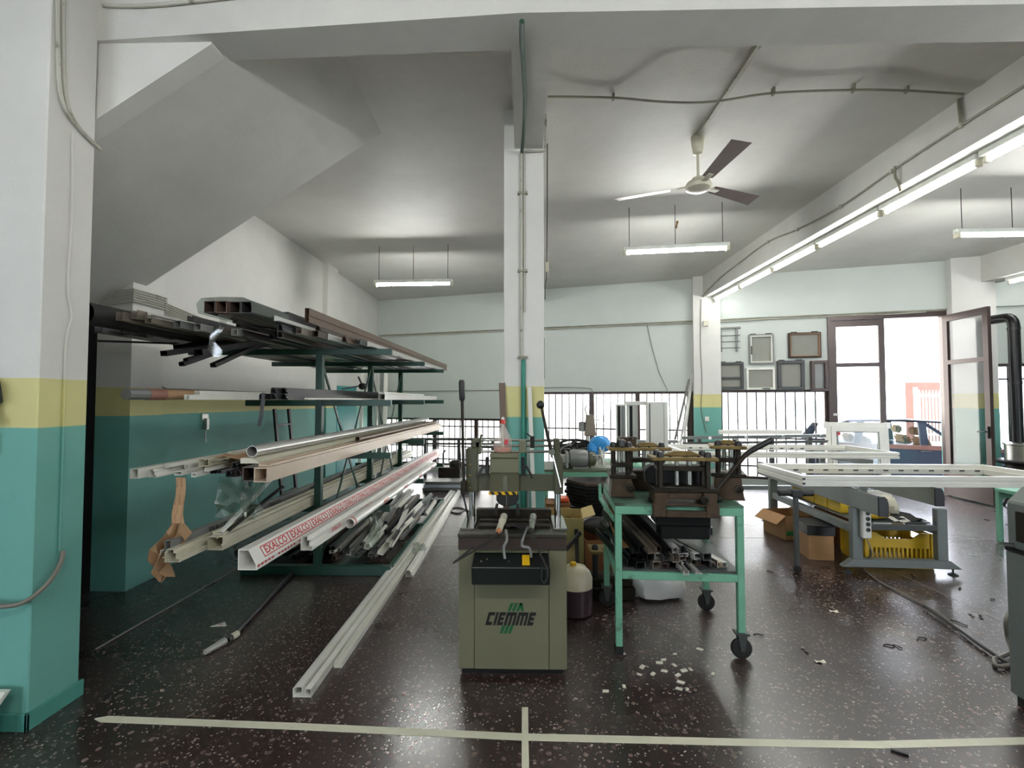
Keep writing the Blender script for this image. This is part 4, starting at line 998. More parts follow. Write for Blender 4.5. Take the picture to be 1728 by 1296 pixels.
# clamps
def clamp(x, y0, m1, m2):
    c = part(RT, 'clamp_cylinder', m1, lambda b: (b.tube([(x + .02, 3.03, .862), (x + .012, 2.92, .855)], .023, 14), b.tube([(x + .012, 2.92, .855), (x, y0, .842)], .019, 14)), smooth=True)
    part(c, 'clamp_tip', m2, lambda b: b.tube([(x, y0, .842), (x - .004, y0 - .035, .838)], [.015, .009], 10), smooth=True)
    return c
c1 = clamp(-.135, 2.78, M_cream, mat('orange_fitting', (190, 118, 74), .5))
c2 = clamp(.05, 2.79, M_steel, M_rubber)
part(c1, 'hose', M_rubber, lambda b: b.tube(smoothpts([(-.14, 2.745, .838), (-.2, 2.68, .80), (-.29, 2.62, .76), (-.36, 2.6, .725), (-.375, 2.62, .71), (-.36, 2.66, .712), (-.28, 2.74, .76)]), .006, 6), smooth=True)
part(c2, 'hose', M_rubber, lambda b: b.tube(smoothpts([(.046, 2.755, .838), (.075, 2.72, .80), (.10, 2.69, .74), (.128, 2.66, .69), (.14, 2.64, .64), (.122, 2.63, .60), (.105, 2.635, .62), (.11, 2.65, .69)]), .006, 6), smooth=True)
part(RT, 'hose_clip', M_greyp, lambda b: (b.tube(smoothpts([(-.095, 2.8, .84), (-.088, 2.74, .80), (-.105, 2.73, .76), (-.098, 2.72, .70)]), .008, 8)), smooth=True)
part(RT, 'hose_clip', M_greyp, lambda b: (b.tube(smoothpts([(.035, 2.83, .85), (.005, 2.74, .81), (.0, 2.73, .77), (.04, 2.72, .76), (.052, 2.72, .71)]), .008, 8)), smooth=True)
part(RT, 'rag', M_rubber, lambda b: b.sheet([[V((-.09 + .028 * j, 2.84 + .03 * i, .845 + .012 * math.sin(i * 2.1 + j * 1.3))) for j in range(6)] for i in range(3)], .006), smooth=True)
# gantry
part(RT, 'cross_plate', M_olived, lambda b: b.box(-.305, .21, 3.07, 3.09, 1.015, 1.122), bevel=.003)
lbk = part(RT, 'side_bracket', M_olived, lambda b: (b.box(-.36, -.285, 3.05, 3.15, 1.01, 1.29), b.box(-.325, -.272, 3.06, 3.14, 1.29, 1.345)), bevel=.006)
rbk = part(RT, 'side_bracket', M_olived, lambda b: (b.prism([(.205, 1.0), (.262, 1.0), (.262, 1.22), (.225, 1.29), (.205, 1.29)], 3.05, 3.15, 'y'), b.box(.205, .243, 3.06, 3.14, 1.28, 1.35)), bevel=.004)
for x, z in ((-.335, 1.185), (-.335, 1.115), (-.345, 1.075), (-.335, 1.035)):
    part(lbk, 'bolt', M_brass, lambda b: b.lathe((x, 3.05, z), [(.008, 0), (.008, .007), (.004, .009)], 8, Matrix.Rotation(math.pi / 2, 3, 'X')))
for z, y in ((1.336, 3.12), (1.302, 3.10), (1.268, 3.07)):
    part(RT, 'slide_rod', M_chrome, lambda b: b.tube([(-.30, y, z), (.222, y, z)], .009, 10), smooth=True)
hd = part(RT, 'head_block', M_olive, lambda b: (b.box(-.205, -.02, 3.02, 3.15, 1.135, 1.232), b.box(-.205, -.02, 3.005, 3.16, 1.232, 1.262)), bevel=.006)
part(hd, 'head_bracket', M_olive, lambda b: b.box(-.02, .025, 3.04, 3.15, 1.262, 1.335), bevel=.004)
part(RT, 'guard_plate', mat('smoky_guard', (96, 94, 74), .3, alpha=.8), lambda b: b.box(-.205, -.02, 3.035, 3.04, 1.015, 1.135))
part(RT, 'spindle_housing', M_olived, lambda b: (b.lathe((-.11, 3.06, 1.02), [(.03, 0), (.03, .09), (.022, .1)], 14)), smooth=True)
hz = part(RT, 'hazard_strip', M_yellow, lambda b: b.box(-.212, -.032, 3.02, 3.028, 1.0, 1.019))
for k in range(4):
    x = -.20 + k * .045
    part(hz, 'hazard_stripe', M_blackprint, lambda b: b.prism([(x + .008, 1.0), (x + .03, 1.0), (x + .018, 1.019), (x - .004, 1.019)], 3.0185, 3.0202, 'y'))
sk = part(RT, 'spindle_cover', M_rubber, lambda b: b.prism([(-.165, 1.0), (-.165, .965), (-.15, .94), (-.12, .927), (-.07, .927), (-.04, .94), (-.022, .965), (-.022, 1.0)], 3.03, 3.12, 'y'), bevel=.006)
part(sk, 'seam', M_steel, lambda b: b.bar((-.10, 3.027, .93), (-.10, 3.027, 1.0), .004, .004))
for sx in (-.16, -.03):
    part(sk, 'brush_flap', M_rubber, lambda b: b.bar((sx, 3.06, .935), (sx - .012 * (1 if sx < -.1 else -.4), 3.06, .87), .018, .03))
for x, s in ((-.225, -1), (.005, 1)):
    kn = part(RT, 'lock_knob', M_black, lambda b: (b.lathe((x - .012 * s * 0, 3.06, 1.165), [(.012, -.012), (.03, -.01), (.032, .01), (.012, .014)], 12, Matrix.Rotation(math.pi / 2, 3, 'Y')), b.box(x - .01, x + .012, 3.03, 3.08, 1.12, 1.235)), bevel=.004)
    part(kn, 'lock_lever', M_black, lambda b: (b.bar((x + .01 * s, 3.04, 1.17), (x + .03 * s, 3.03, 1.175), .018, .018), b.tube([(x + .025 * s, 3.03, 1.175), (x + .062 * s, 3.02, 1.105)], .008, 8)))
part(RT, 'bar_clamp', M_black, lambda b: (b.box(.052, .08, 3.07, 3.13, 1.29, 1.365), b.tube([(.066, 3.08, 1.355), (.03, 3.06, 1.385)], .006, 6)), bevel=.004)
part(RT, 'bar_stop', M_olived, lambda b: (b.box(-.30, -.265, 3.06, 3.13, 1.25, 1.33), b.bar((-.275, 3.06, 1.32), (-.262, 3.05, 1.38), .012, .012)), bevel=.003)
lv = part(RT, 'control_lever', M_iron, lambda b: (b.tube([PY(780, 676, 3.0), PY(781, 745, 3.0), PY(783, 830, 3.0)], .010, 10), b.box(-.385, -.355, 2.98, 3.06, 1.01, 1.09)), smooth=True)
ga, gb_ = PY(779, 641, 3.0), PY(780, 677, 3.0)
part(lv, 'grip', M_black, lambda b: b.tube([gb_, gb_ + (ga - gb_) * .12, gb_ + (ga - gb_) * .9, ga], [.012, .019, .019, .012], 12), smooth=True)
part(lv, 'linkage', M_black, lambda b: b.tube([(-.375, 3.0, 1.02), (-.35, 3.02, .9), (-.345, 3.05, .84)], .006, 6))
rl = part(RT, 'feed_lever', M_iron, lambda b: b.tube([PY(914, 688, 2.98), PY(924, 735, 2.98), PY(931, 762, 2.98)], [.008, .011, .011], 10), smooth=True)
part(rl, 'ball_knob', M_black, lambda b: b.ball(PY(912, 683, 2.98), .026, 16), smooth=True)
part(rl, 'lever_rod', M_chrome, lambda b: b.tube([PY(931, 762, 2.98), PY(946, 822, 2.98)], .006, 8), smooth=True)
part(rl, 'lever_pivot', M_steel, lambda b: b.lathe(PY(931, 763, 2.98), [(.018, -.03), (.018, .06)], 12, Matrix.Rotation(-math.pi / 2, 3, 'X')))
# spray bottle standing on the head block
SB = thing('spray_bottle', 'clear spray bottle with red nozzle collar standing on the router head', 'bottle', (-.125, 3.07, 1.2625))
bx, by, bz = -.125, 3.07, 1.2635
def oval(b, prof, sx=1.0, sy=.55, dx=None):
    b.lathe((bx, by, bz), prof, 18, Matrix.Diagonal((sx, sy, 1)))
part(SB, 'bottle_body', M_bottle, lambda b: oval(b, [(.05, 0), (.058, .006), (.059, .06), (.056, .09), (.044, .115), (.03, .14), (.016, .165), (.0135, .185)]), smooth=True)
part(SB, 'cleaner', M_amber, lambda b: oval(b, [(.048, .002), (.0555, .008), (.0562, .032), (.001, .032)]), smooth=True)
part(SB, 'collar', M_red, lambda b: b.lathe((bx, by, bz + .185), [(.017, 0), (.017, .018), (.012, .026)], 14), smooth=True)
part(SB, 'spray_head', M_pvc, lambda b: (b.box(bx - .008, bx + .01, by - .012, by + .012, bz + .206, bz + .226), b.bar((bx - .006, by, bz + .205), (bx - .016, by - .005, bz + .175), .01, .006)), bevel=.003)
part(SB, 'printed_label', M_redprint, lambda b: b.box(bx + .012, bx + .034, by - .0335, by - .0325, bz + .05, bz + .085))
part(SB, 'dip_tube', M_pvc, lambda b: b.tube([(bx, by, bz + .01), (bx + .002, by, bz + .18)], .0025, 6))
# leaning pieces at the central column
for (p, q, w, h, m, l) in (((-.09, 3.62, .005), (-.16, 3.76, 1.735), .05, .018, M_brownp, 'brown plank leaning on the left edge of the central column'),
                           ((.115, 3.60, .005), (.058, 3.735, 1.70), .032, .03, M_pvc, 'white profile leaning on the front of the central column'),
                           ((.05, 3.66, .005), (.046, 3.74, 1.28), .014, .014, M_alu, 'thin aluminium strip standing beside the teal pipe'),
                           ((-.13, 3.72, .005), (-.152, 3.80, 1.75), .012, .03, M_pvc, 'thin white strip standing at the column corner')):
    tag(part(None, 'leaning_plank', m, lambda b: b.bar(p, q, w, h)), l, 'plank')
tag(part(None, 'cardboard_sheet', M_card, lambda b: b.prism([(-.135, .25), (-.105, .25), (-.105, .93), (-.135, .93)], 3.70, 3.71, 'y').box(-.15, -.09, 3.69, 3.715, .0, .26)), 'strip of cardboard standing against the column foot', 'cardboard')
tag(part(None, 'paper_sheet', M_cream, lambda b: b.sheet([[V((-.42 + .1 * j, 5.75 + .18 * i + .03 * j, .004 + .006 * ((i + j) % 2))) for j in range(3)] for i in range(3)], .003)), 'pale paper sheet lying on the floor beyond the router', 'paper')
cable('cable_loop', smoothpts([PZ(786, 858, .006), PZ(775, 866, .006), PZ(762, 864, .006), PZ(763, 858, .006), PZ(775, 857, .006), PZ(788, 861, .006), PZ(800, 868, .006)]), .012, M_cabled, 'black cable loop on the floor behind the router')

# ------------------------------------------------------------------ green trolley with punch presses
TA = math.degrees(math.atan2(2.99 - 3.08, 1.37 - .61)) * .55
TM = frame(.985, 3.03, 0, TA)
TR = thing('trolley', 'mint green steel trolley on castors loaded with punch presses', 'trolley', (.985, 3.35, 0))
hw = .395; dep = .72
part(TR, 'top_plate', M_mintd, lambda b: b.box(-hw, hw, 0, dep, .925, .94), TM)
part(TR, 'top_frame', M_mint, lambda b: (b.box(-hw, hw, -.002, .04, .875, .925), b.box(-hw, hw, dep - .04, dep, .875, .925), b.box(-hw, -hw + .04, .04, dep - .04, .875, .925), b.box(hw - .04, hw, .04, dep - .04, .875, .925)), TM, bevel=.003)
part(TR, 'shelf', M_benchd, lambda b: b.box(-hw + .02, hw - .02, .02, dep - .02, .515, .53), TM)
part(TR, 'shelf_frame', M_mint, lambda b: (b.box(-hw + .042, hw - .042, 0, .035, .468, .515), b.box(-hw + .042, hw - .042, dep - .035, dep, .468, .515), b.box(-hw, -hw + .035, .042, dep - .042, .468, .515), b.box(hw - .035, hw, .042, dep - .042, .468, .515)), TM, bevel=.003)
for sx in (-1, 1):
    for y in (0, dep - .042):
        xx = sx * (hw - .021)
        zb = .16 if not (sx < 0 and y == 0) else .045
        part(TR, 'leg', M_mint, lambda b: b.box(xx - .021, xx + .021, y, y + .042, zb, .875), TM, bevel=.003)
        if sx < 0 and y == 0:
            part(TR, 'foot', M_rubber, lambda b: b.box(xx - .026, xx + .026, y - .004, y + .046, 0, .045), TM); continue
        cs = part(TR, 'castor', M_benchd, lambda b: (b.box(xx - .04, xx + .04, y - .015, y + .055, .15, .162), b.prism([(xx - .028, .15), (xx + .03, .15), (xx + .012, .05), (xx - .008, .05)], y - .006, y, 'y'), b.prism([(xx - .028, .15), (xx + .03, .15), (xx + .012, .05), (xx - .008, .05)], y + .040, y + .046, 'y')), TM)
        part(cs, 'wheel', M_rubber, lambda b: b.lathe((xx, y + .003, .0625), [(.03, 0), (.056, .002), (.0625, .008), (.0625, .026), (.056, .032), (.03, .034)], 20, Matrix.Rotation(-math.pi / 2, 3, 'X')), TM, smooth=True)
part(TR, 'side_rail', M_mint, lambda b: (b.bar((-hw + .0, .03, .83), (-hw - .06, .35, .90), .02, .02), b.bar((-hw - .06, .35, .90), (-hw - .06, .35, 1.0), .02, .02)), TM)
def press(name, label, x, y, w, d, zb, zc, zt, deg, posts, style):
    """punch press: cast foot block, guide posts, ochre top plate with nuts and dome caps"""
    M = TM @ frame(x, y, .9405, deg)
    t = thing(name, label, 'press', M.translation, 'punch presses on the trolley')
    if style == 'gap':
        part(t, 'foot_block', M_cast, lambda b: (b.box(-w / 2, -w * .28, -d / 2, d / 2, 0, zb), b.box(w * .28, w / 2, -d / 2, d / 2, 0, zb), b.box(-w * .28, w * .28, -d / 2 + .015, d / 2, zb * .42, zb), b.box(-w * .5, w * .5, -d / 2 - .012, d / 2, 0, .012)), M, bevel=.005)
    else:
        part(t, 'foot_block', M_cast, lambda b: (b.prism([(-w / 2, 0), (w / 2, 0), (w / 2 - .01, .03), (w / 2 - .025, zb), (-w / 2 + .012, zb), (-w / 2 + .005, .03)], -d / 2, d / 2, 'y')), M, bevel=.005)
    part(t, 'die_bed', M_iron, lambda b: b.box(-w / 2 - .008, w / 2 + .008, -d / 2 - .006, d / 2 + .006, zb, zb + .022), M, bevel=.003)
    part(t, 'boss', M_iron, lambda b: (b.lathe((w * .3, -d / 2 - .002, zb * .5), [(.028, 0), (.028, .012), (.014, .014), (.012, .004)], 14, Matrix.Rotation(math.pi / 2, 3, 'X'))), M)
    for px_, py_ in posts:
        part(t, 'guide_post', M_iron, lambda b: b.tube([(px_, py_, zb + .02), (px_, py_, zt - .018)], .017, 12), M, smooth=True)
        part(t, 'post_cap', M_black, lambda b: b.lathe((px_, py_, zt), [(.024, 0), (.024, .014), (.017, .03), (.005, .036)], 12), M, smooth=True)
    part(t, 'stripper_plate', M_iron, lambda b: b.box(-w * .42, w * .42, -d * .3, d * .42, zc, zc + .03), M, bevel=.003)
    part(t, 'punch', M_steel, lambda b: (b.tube([(-w * .08, 0, zb + .03), (-w * .08, 0, zt - .02)], .014, 10), b.tube([(w * .14, .02, zb + .03), (w * .14, .02, zt - .02)], .018, 10)), M, smooth=True)
    tp = part(t, 'top_plate', M_brass, lambda b: b.box(-w / 2 - .012, w / 2 + .012, -d / 2 - .01, d / 2 + .01, zt - .022, zt), M, bevel=.005)
    part(tp, 'gusset', M_brass, lambda b: b.prism([(-w * .36, zt), (w * .36, zt), (w * .16, zt + .032), (-w * .12, zt + .032)], -.012, .02, 'y'), M, bevel=.004)
    for px_ in (-.22, .02, .24):
        part(tp, 'nut', M_iron, lambda b: b.lathe((px_ * w, -d * .32, zt), [(.009, 0), (.009, .008), (.004, .010)], 6), M)
    return t, M
pc, PM = press('punch_press', 'wide punch press with domed top plate at the front of the trolley', .035, .055, .38, .18, .085, .21, .30, 0, ((-.145, -.055), (.145, -.055), (-.145, .05), (.145, .05)), 'gap')
part(pc, 'front_lug', M_cast, lambda b: (b.box(-.2, -.12, -.10, -.058, -.07, .012), b.box(.12, .2, -.10, -.058, -.07, .012), b.box(-.12, .12, -.10, -.058, -.07, -.03)), PM, bevel=.005)
part(pc, 'cover', M_black, lambda b: b.prism([(-.2, .10), (.2, .10), (.2, .19), (.17, .225), (-.17, .225), (-.21, .19)], .10, .2, 'y'), PM, bevel=.008)
part(pc, 'lower_cylinder', M_blackm, lambda b: (b.box(-.17, .17, -.03, .14, -.14, -.075), b.box(-.14, .165, -.02, .12, -.225, -.14), b.tube([(.165, .03, -.205), (.165, .03, -.15)], .03, 12)), PM, bevel=.008)
pl, PLM = press('punch_press', 'narrow tall punch press at the left corner of the trolley', -.315, .27, .165, .16, .13, .2, .335, 0, ((-.055, 0), (.05, 0)), 'solid')
part(pl, 'hood', M_black, lambda b: b.lathe((.0, 0, .335), [(.036, 0), (.036, .02), (.028, .045), (.01, .052)], 12), PLM, smooth=True)
pr, PRM = press('punch_press', 'punch press with long lever overhanging the right end of the trolley', .395, .28, .20, .22, .15, .24, .355, -14, ((-.06, -.06), (.065, -.06), (.065, .06)), 'solid')
lv2 = part(pr, 'lever', M_iron, lambda b: b.tube([PY(1206, 838, 3.12), PY(1213, 822, 3.12), PY(1255, 771, 3.12), PY(1263, 764, 3.12)], [.017, .015, .015, .016], 10), smooth=True)
part(lv2, 'grip', M_black, lambda b: b.tube([PY(1261, 765, 3.12), PY(1270, 759, 3.12), PY(1302, 742, 3.12)], [.016, .019, .02], 12), smooth=True)
part(lv2, 'pivot', M_rubber, lambda b: b.ball(PY(1206, 842, 3.12), .04, 12, (1.2, 1, .7)), smooth=True)
pk2, PKM = press('punch_press', 'punch press with ribbed block at the back of the trolley', -.09, .54, .30, .15, .12, .2, .31, 4, ((-.12, 0), (.11, 0)), 'solid')
part(pk2, 'ribbed_block', M_cast, lambda b: (b.box(-.21, -.09, -.06, .06, .30, .37), *[b.box(-.205 + .035 * i, -.188 + .035 * i, -.06, .06, .37, .385) for i in range(4)]), PKM, bevel=.003)
tag(part(None, 'screwdriver', M_black, lambda b: (b.tube([TM @ V((-.16, .12, .952)), TM @ V((-.10, .135, .952))], .010, 8), b.tube([TM @ V((-.10, .135, .952)), TM @ V((-.08, .16, .958))], .004, 6))), 'small black tool lying on the trolley top beside the wide press', 'tool')
tag(part(None, 'metal_plate', M_blackm, lambda b: b.bar(TM @ V((-.15, .02, .95)), TM @ V((-.06, .12, 1.0)), .09, .006)), 'dark metal plate leaning on the foot of the wide press', 'plate')
# offcuts on the trolley shelf
rnd = random.Random(5)
cuts = []
for k in range(30):
    row = k % 11; lay = k // 11
    x = -.33 + .052 * row + lay * .012
    m, nm = ((M_blackm, 'black'), (M_darkp, 'anthracite'), (M_brown2, 'dark brown'), (M_alu, 'bare aluminium'), (M_bronze, 'bronze'))[(k * 3 + lay) % 5 if row > 1 else 0]
    if row > 6 and lay == 2: continue
    if row == 10 and lay > 0: continue
    y0 = .015 + rnd.uniform(-.01, .05) + (0 if row < 7 else .05); L = rnd.uniform(.42, .60)
    w = rnd.uniform(.042, .058); h = rnd.uniform(.038, .05)
    z = .532 + lay * .046
    a = TM @ V((x + .04, y0, z)); c = TM @ V((x - .10 - .02 * rnd.random(), y0 + L, z + (.05 + .04 * lay) * (row < 6)))
    profile(a, c, rnd.choice((sec_box, sec_win, sec_c))(w, h), m, nm + ' offcut stacked on the trolley shelf', nm + ' offcuts on the trolley shelf', name='profile_offcut', cat='offcut')
profile(TM @ V((-.335, .06, .645)), TM @ V((-.37, .62, .80)), sec_l(.07, .02), M_wood, 'worn wooden lath on top of the trolley offcuts', name='wooden_lath', cat='lath')
profile(TM @ V((.03, .06, .60)), TM @ V((-.02, .42, .60)), sec_box(.085, .02), M_alu, 'wide aluminium offcut lying on top of the trolley stack', name='profile_offcut', cat='offcut')
profile(TM @ V((.10, -.06, .535)), TM @ V((.03, .5, .56)), sec_l(.04, .02), M_alu, 'pointed aluminium angle sticking out over the trolley shelf edge', name='profile_offcut', cat='offcut')
profile(TM @ V((.02, -.08, .533)), TM @ V((-.02, .4, .56)), sec_c(.035, .025), M_alu, 'aluminium channel sticking out over the trolley shelf edge', name='profile_offcut', cat='offcut')
for k in range(3):
    profile(TM @ V((.235 + .035 * k, .08, .532)), TM @ V((.10 + .03 * k, .62, .532)), sec_rib(.033, .032), (M_bronze, M_beige, M_alu)[k], ('bronze', 'rosy beige', 'silver')[k] + ' offcut lying nearest the bare end of the trolley shelf', name='profile_offcut', cat='offcut')
for k in range(4):
    profile(TM @ V((-.36 + .03 * k, .25, .54)), TM @ V((-.40 + .03 * k, .70, .86)), sec_c(.03, .02), M_alu, 'tall bright channel leaning out behind the trolley offcuts', 'leaning bright channels', name='profile_offcut', cat='offcut')
# white bag under the trolley
rb = random.Random(2)
bag = [[None] * 13 for _ in range(7)]
for i in range(7):
    for j in range(13):
        t = 2 * math.pi * j / 12; r = (.10, .17, .19, .185, .16, .09, .02)[i]
        k = 1 + .16 * math.sin(j * 2.3 + i) if j not in (0, 12) else 1.05
        bag[i][j] = V((1.09 + 1.2 * r * k * math.cos(t), 3.95 + .7 * r * k * math.sin(t), (.004, .02, .07, .14, .20, .235, .24)[i] * (1 + .08 * math.sin(j * 1.7 if j < 12 else 0))))
tag(part(None, 'plastic_sack', M_film, lambda b: b.sheet(bag, .003), smooth=True), 'white plastic sack slumped on the floor under the trolley', 'sack')

# ------------------------------------------------------------------ teal work table behind the router
WT = thing('work_table', 'teal work table behind the router piled with cables and motors', 'table', (.62, 5.2, 0))
part(WT, 'table_top', mat('worn_table_top', (92, 100, 78), .5, var=.2, scale=9), lambda b: b.box(.22, .98, 4.88, 5.55, .865, .89), bevel=.004)
part(WT, 'apron', M_mint, lambda b: b.box(.22, .98, 4.885, 4.92, .815, .865), bevel=.003)
part(WT, 'apron', M_mint, lambda b: b.box(.22, .98, 5.5, 5.545, .815, .865), bevel=.003)
part(WT, 'shelf', M_mint, lambda b: b.box(.22, .98, 4.9, 5.54, .42, .45), bevel=.003)
for x in (.22, .935):
    for y in (4.885, 5.5):
        part(WT, 'leg', M_mint, lambda b: b.box(x, x + .045, y, y + .045, 0, .815), bevel=.003)
mo = thing('electric_motor', 'grey electric motor with flange lying on the teal table', 'motor', (.52, 5.0, .891))
part(mo, 'casing', M_greyp, lambda b: b.lathe((.50, 4.99, .99), [(.05, -.02), (.088, 0), (.095, .03), (.095, .15), (.085, .18), (.05, .19)], 20, Matrix.Rotation(math.pi / 2, 3, 'Y')), smooth=True)
part(mo, 'flange', M_alu, lambda b: (b.box(.36, .50, 4.93, 5.05, .95, 1.03), b.box(.37, .40, 4.92, 5.06, .893, .95), b.box(.455, .475, 4.9, 5.08, .90, 1.07)), bevel=.006)
part(mo, 'foot', M_greyp, lambda b: b.box(.52, .68, 4.92, 5.06, .891, .91))
part(mo, 'rear_cover', M_olived, lambda b: b.lathe((.69, 4.99, .985), [(.08, 0), (.085, .02), (.07, .07), (.03, .08)], 16, Matrix.Rotation(math.pi / 2, 3, 'Y')), smooth=True)
rnd = random.Random(9)
for k in range(13):
    cxk = .42 + .30 * rnd.random(); cyk = 5.18 + .14 * rnd.random(); czk = 1.0 + .15 * rnd.random() - .10 * max(0, cxk - .6)
    r0 = rnd.uniform(.07, .15); tilt = rnd.uniform(-.5, .5)
    pts = [V((cxk + r0 * 1.3 * math.cos(t), cyk + .4 * r0 * math.sin(t + tilt), czk + .5 * r0 * math.sin(t))) for t in [i * .5 for i in range(14)]]
    pts = [V((p.x, p.y, max(p.z, .905))) for p in pts]
    cable('coiled_cable', pts, rnd.uniform(.008, .014), (M_cabled, M_rubber, M_greyp)[k % 3 if k % 5 else 0], ('dark cable coil tangled in the heap on the teal table', 'black rubber hose coil tangled in the heap on the teal table', 'grey cable coil tangled in the heap on the teal table')[k % 3 if k % 5 else 0], 'cable', 6, 'cable coils on the teal table')
tag(part(None, 'tool_bag', M_rubber, lambda b: (b.ball((.50, 5.28, 1.0), .11, 12, (1.9, .9, 1.0)), b.ball((.66, 5.24, .97), .08, 12, (1.3, .9, .9))), bevel=.0, smooth=True), 'black bag buried in the cable heap', 'bag') if False else tag(part(None, 'tool_bag', M_rubber, lambda b: b.ball((.52, 5.3, .995), .105, 14, (2.0, 1.0, 1.0)), smooth=True), 'black bag buried in the cable heap', 'bag')
def blob(b, c, r, sq, amp, seed, n=16):
    m = 9; rr = random.Random(seed); vs = []; fs = []
    ph = [rr.uniform(0, 6) for _ in range(4)]
    for i in range(m + 1):
        a = math.pi * i / m
        for k in range(n):
            t = 2 * math.pi * k / n
            q = 1 + amp * (math.sin(3 * t + ph[0] + 2 * a) + .7 * math.sin(5 * t + ph[1] - 3 * a) + .5 * math.sin(7 * t + 4 * a + ph[2]))
            s_ = max(1e-3, math.sin(a))
            vs.append(V(c) + V((r * sq[0] * s_ * math.cos(t) * q, r * sq[1] * s_ * math.sin(t) * q, -r * sq[2] * math.cos(a) * (1 + .4 * (q - 1)))))
    for i in range(m):
        for k in range(n):
            k2 = (k + 1) % n
            fs.append((i * n + k, i * n + k2, (i + 1) * n + k2, (i + 1) * n + k))
    b.add(vs, fs)
bbag = tag(part(None, 'blue_bag', M_blue, lambda b: blob(b, (.83, 5.08, 1.13), .105, (1.1, .9, .85), .07, 4), smooth=True), 'knotted bright blue plastic bag in the wire basket on the teal table', 'bag')
part(bbag, 'bag_lobe', M_blue, lambda b: blob(b, (.755, 5.05, 1.08), .07, (1, .9, 1.1), .09, 6))
WB = thing('wire_basket', 'white wire basket on the teal table', 'basket', (.84, 5.05, .891))
part(WB, 'rim', M_pvc, lambda b: b.tube([(.72, 4.93, 1.03), (.96, 4.93, 1.03), (.96, 5.18, 1.03), (.72, 5.18, 1.03), (.72, 4.93, 1.03)], .004, 6))
for k in range(9):
    x = .72 + .03 * k
    part(WB, 'wire', M_pvc, lambda b: b.tube([(x, 4.93, 1.03), (x, 4.94, .896), (x, 5.17, .896), (x, 5.18, 1.03)], .0025, 5))
for k in range(4):
    y = 4.97 + .055 * k
    part(WB, 'wire', M_pvc, lambda b: b.tube([(.72, y, 1.03), (.73, y, .896), (.95, y, .896), (.96, y, 1.03)], .0025, 5))
tag(part(None, 'plastic_scraps', M_film, lambda b: b.sheet([[V((.80 + .02 * j, 5.0 + .03 * math.sin(j * 2 + i), .93 + .045 * i + .012 * math.sin(j * 3))) for j in range(4)] for i in range(5)], .003)), 'white plastic strip sticking up from the wire basket', 'plastic')
# stacked goods under the table
st = thing('laminate_stack', 'thick stack of black laminate sheets bulging from the table shelf', 'stack', (.78, 4.75, .451))
for k in range(9):
    z = .455 + .036 * k
    part(st, 'sheet', M_blackm if k < 8 else M_brown2, lambda b: b.prism([(.46 - .02 * (k % 2), 4.98), (.62, 4.72), (.92 + .01 * (k % 3), 4.70), (.93, 5.3), (.5, 5.3)], z, z + .032, 'z'), bevel=.006)
st2 = thing('flat_boxes', 'stack of flattened cartons with an orange packet on top', 'stack', (.33, 4.75, .451))
for k in range(5):
    part(st2, 'flat_carton', (M_cardd, M_card)[k % 2], lambda b: b.box(.23, .47 - .01 * (k % 2), 4.62, 4.87, .455 + .03 * k, .48 + .03 * k), bevel=.003)
part(st2, 'orange_packet', mat('orange_wrapper', (214, 84, 44), .4), lambda b: b.box(.335, .455, 4.64, 4.8, .607, .645), bevel=.008)
def carton(label, x0, x1, y0, y1, h, m, flaps=0, deg=0, z=0.001):
    cx_, cy_ = (x0 + x1) / 2, (y0 + y1) / 2; M = frame(cx_, cy_, z, deg)
    a, c = (x1 - x0) / 2, (y1 - y0) / 2; t = .006
    o = thing('cardboard_box', label, 'box', (cx_, cy_, z))
    part(o, 'carton', m, lambda b: (b.box(-a, a, -c, c, 0, t), b.box(-a, a, -c, -c + t, t, h), b.box(-a, a, c - t, c, t, h), b.box(-a, -a + t, -c + t, c - t, t, h), b.box(a - t, a, -c + t, c - t, t, h)), M)
    if flaps:
        L = min(a, c) * .9
        for (p, d, e) in (((-a, 0), (-1, 0), c), ((a, 0), (1, 0), c), ((0, -c), (0, -1), a), ((0, c), (0, 1), a))[:flaps]:
            n = V((d[0], d[1], 0)); s_ = V((-d[1], d[0], 0)); o_ = V((p[0], p[1], h))
            f0 = o_ - s_ * e; f1 = o_ + s_ * e; dn = n * L * .75 - V((0, 0, L * (.6 if d[0] < 0 else -.25)))
            part(o, 'flap', m, lambda b: b.hexa([f0, f1, f1 + dn, f0 + dn], [f0 + V((0, 0, .005)), f1 + V((0, 0, .005)), f1 + dn + V((0, 0, .005)), f0 + dn + V((0, 0, .005))]), M)
    return o, M
carton('large stained pale carton standing behind the router', .24, .53, 4.05, 4.42, .60, M_cardy, 2, -4)
carton('plain brown carton on the floor behind the trolley', .56, .98, 4.35, 4.75, .33, M_cardd, 0, 3)
tag(part(None, 'black_sack', M_rubber, lambda b: blob(b, (.77, 4.52, .415), .2, (1.05, .85, .38), .05, 11), smooth=True), 'shiny black sack on the brown carton', 'sack')
# plastic jug with dark liquid
JG = thing('plastic_jug', 'milky plastic jug half full of dark liquid beside the router', 'jug', (.40, 3.64, 0))
part(JG, 'jug_body', M_jug, lambda b: b.lathe((.40, 3.64, 0), [(.118, .195), (.13, .2), (.13, .26), (.11, .31), (.07, .345), (.03, .355)], 22), smooth=True)
part(JG, 'liquid_part', M_purple, lambda b: b.lathe((.40, 3.64, 0), [(.11, .001), (.128, .012), (.13, .06), (.13, .199)], 22), smooth=True)
part(JG, 'cap', M_yellow, lambda b: b.lathe((.385, 3.63, .352), [(.024, 0), (.024, .022), (.02, .026)], 14), smooth=True)
part(JG, 'jug_handle', M_jug, lambda b: b.tube(smoothpts([(.43, 3.64, .335), (.46, 3.64, .345), (.485, 3.64, .31), (.49, 3.64, .27)]), .012, 8), smooth=True)
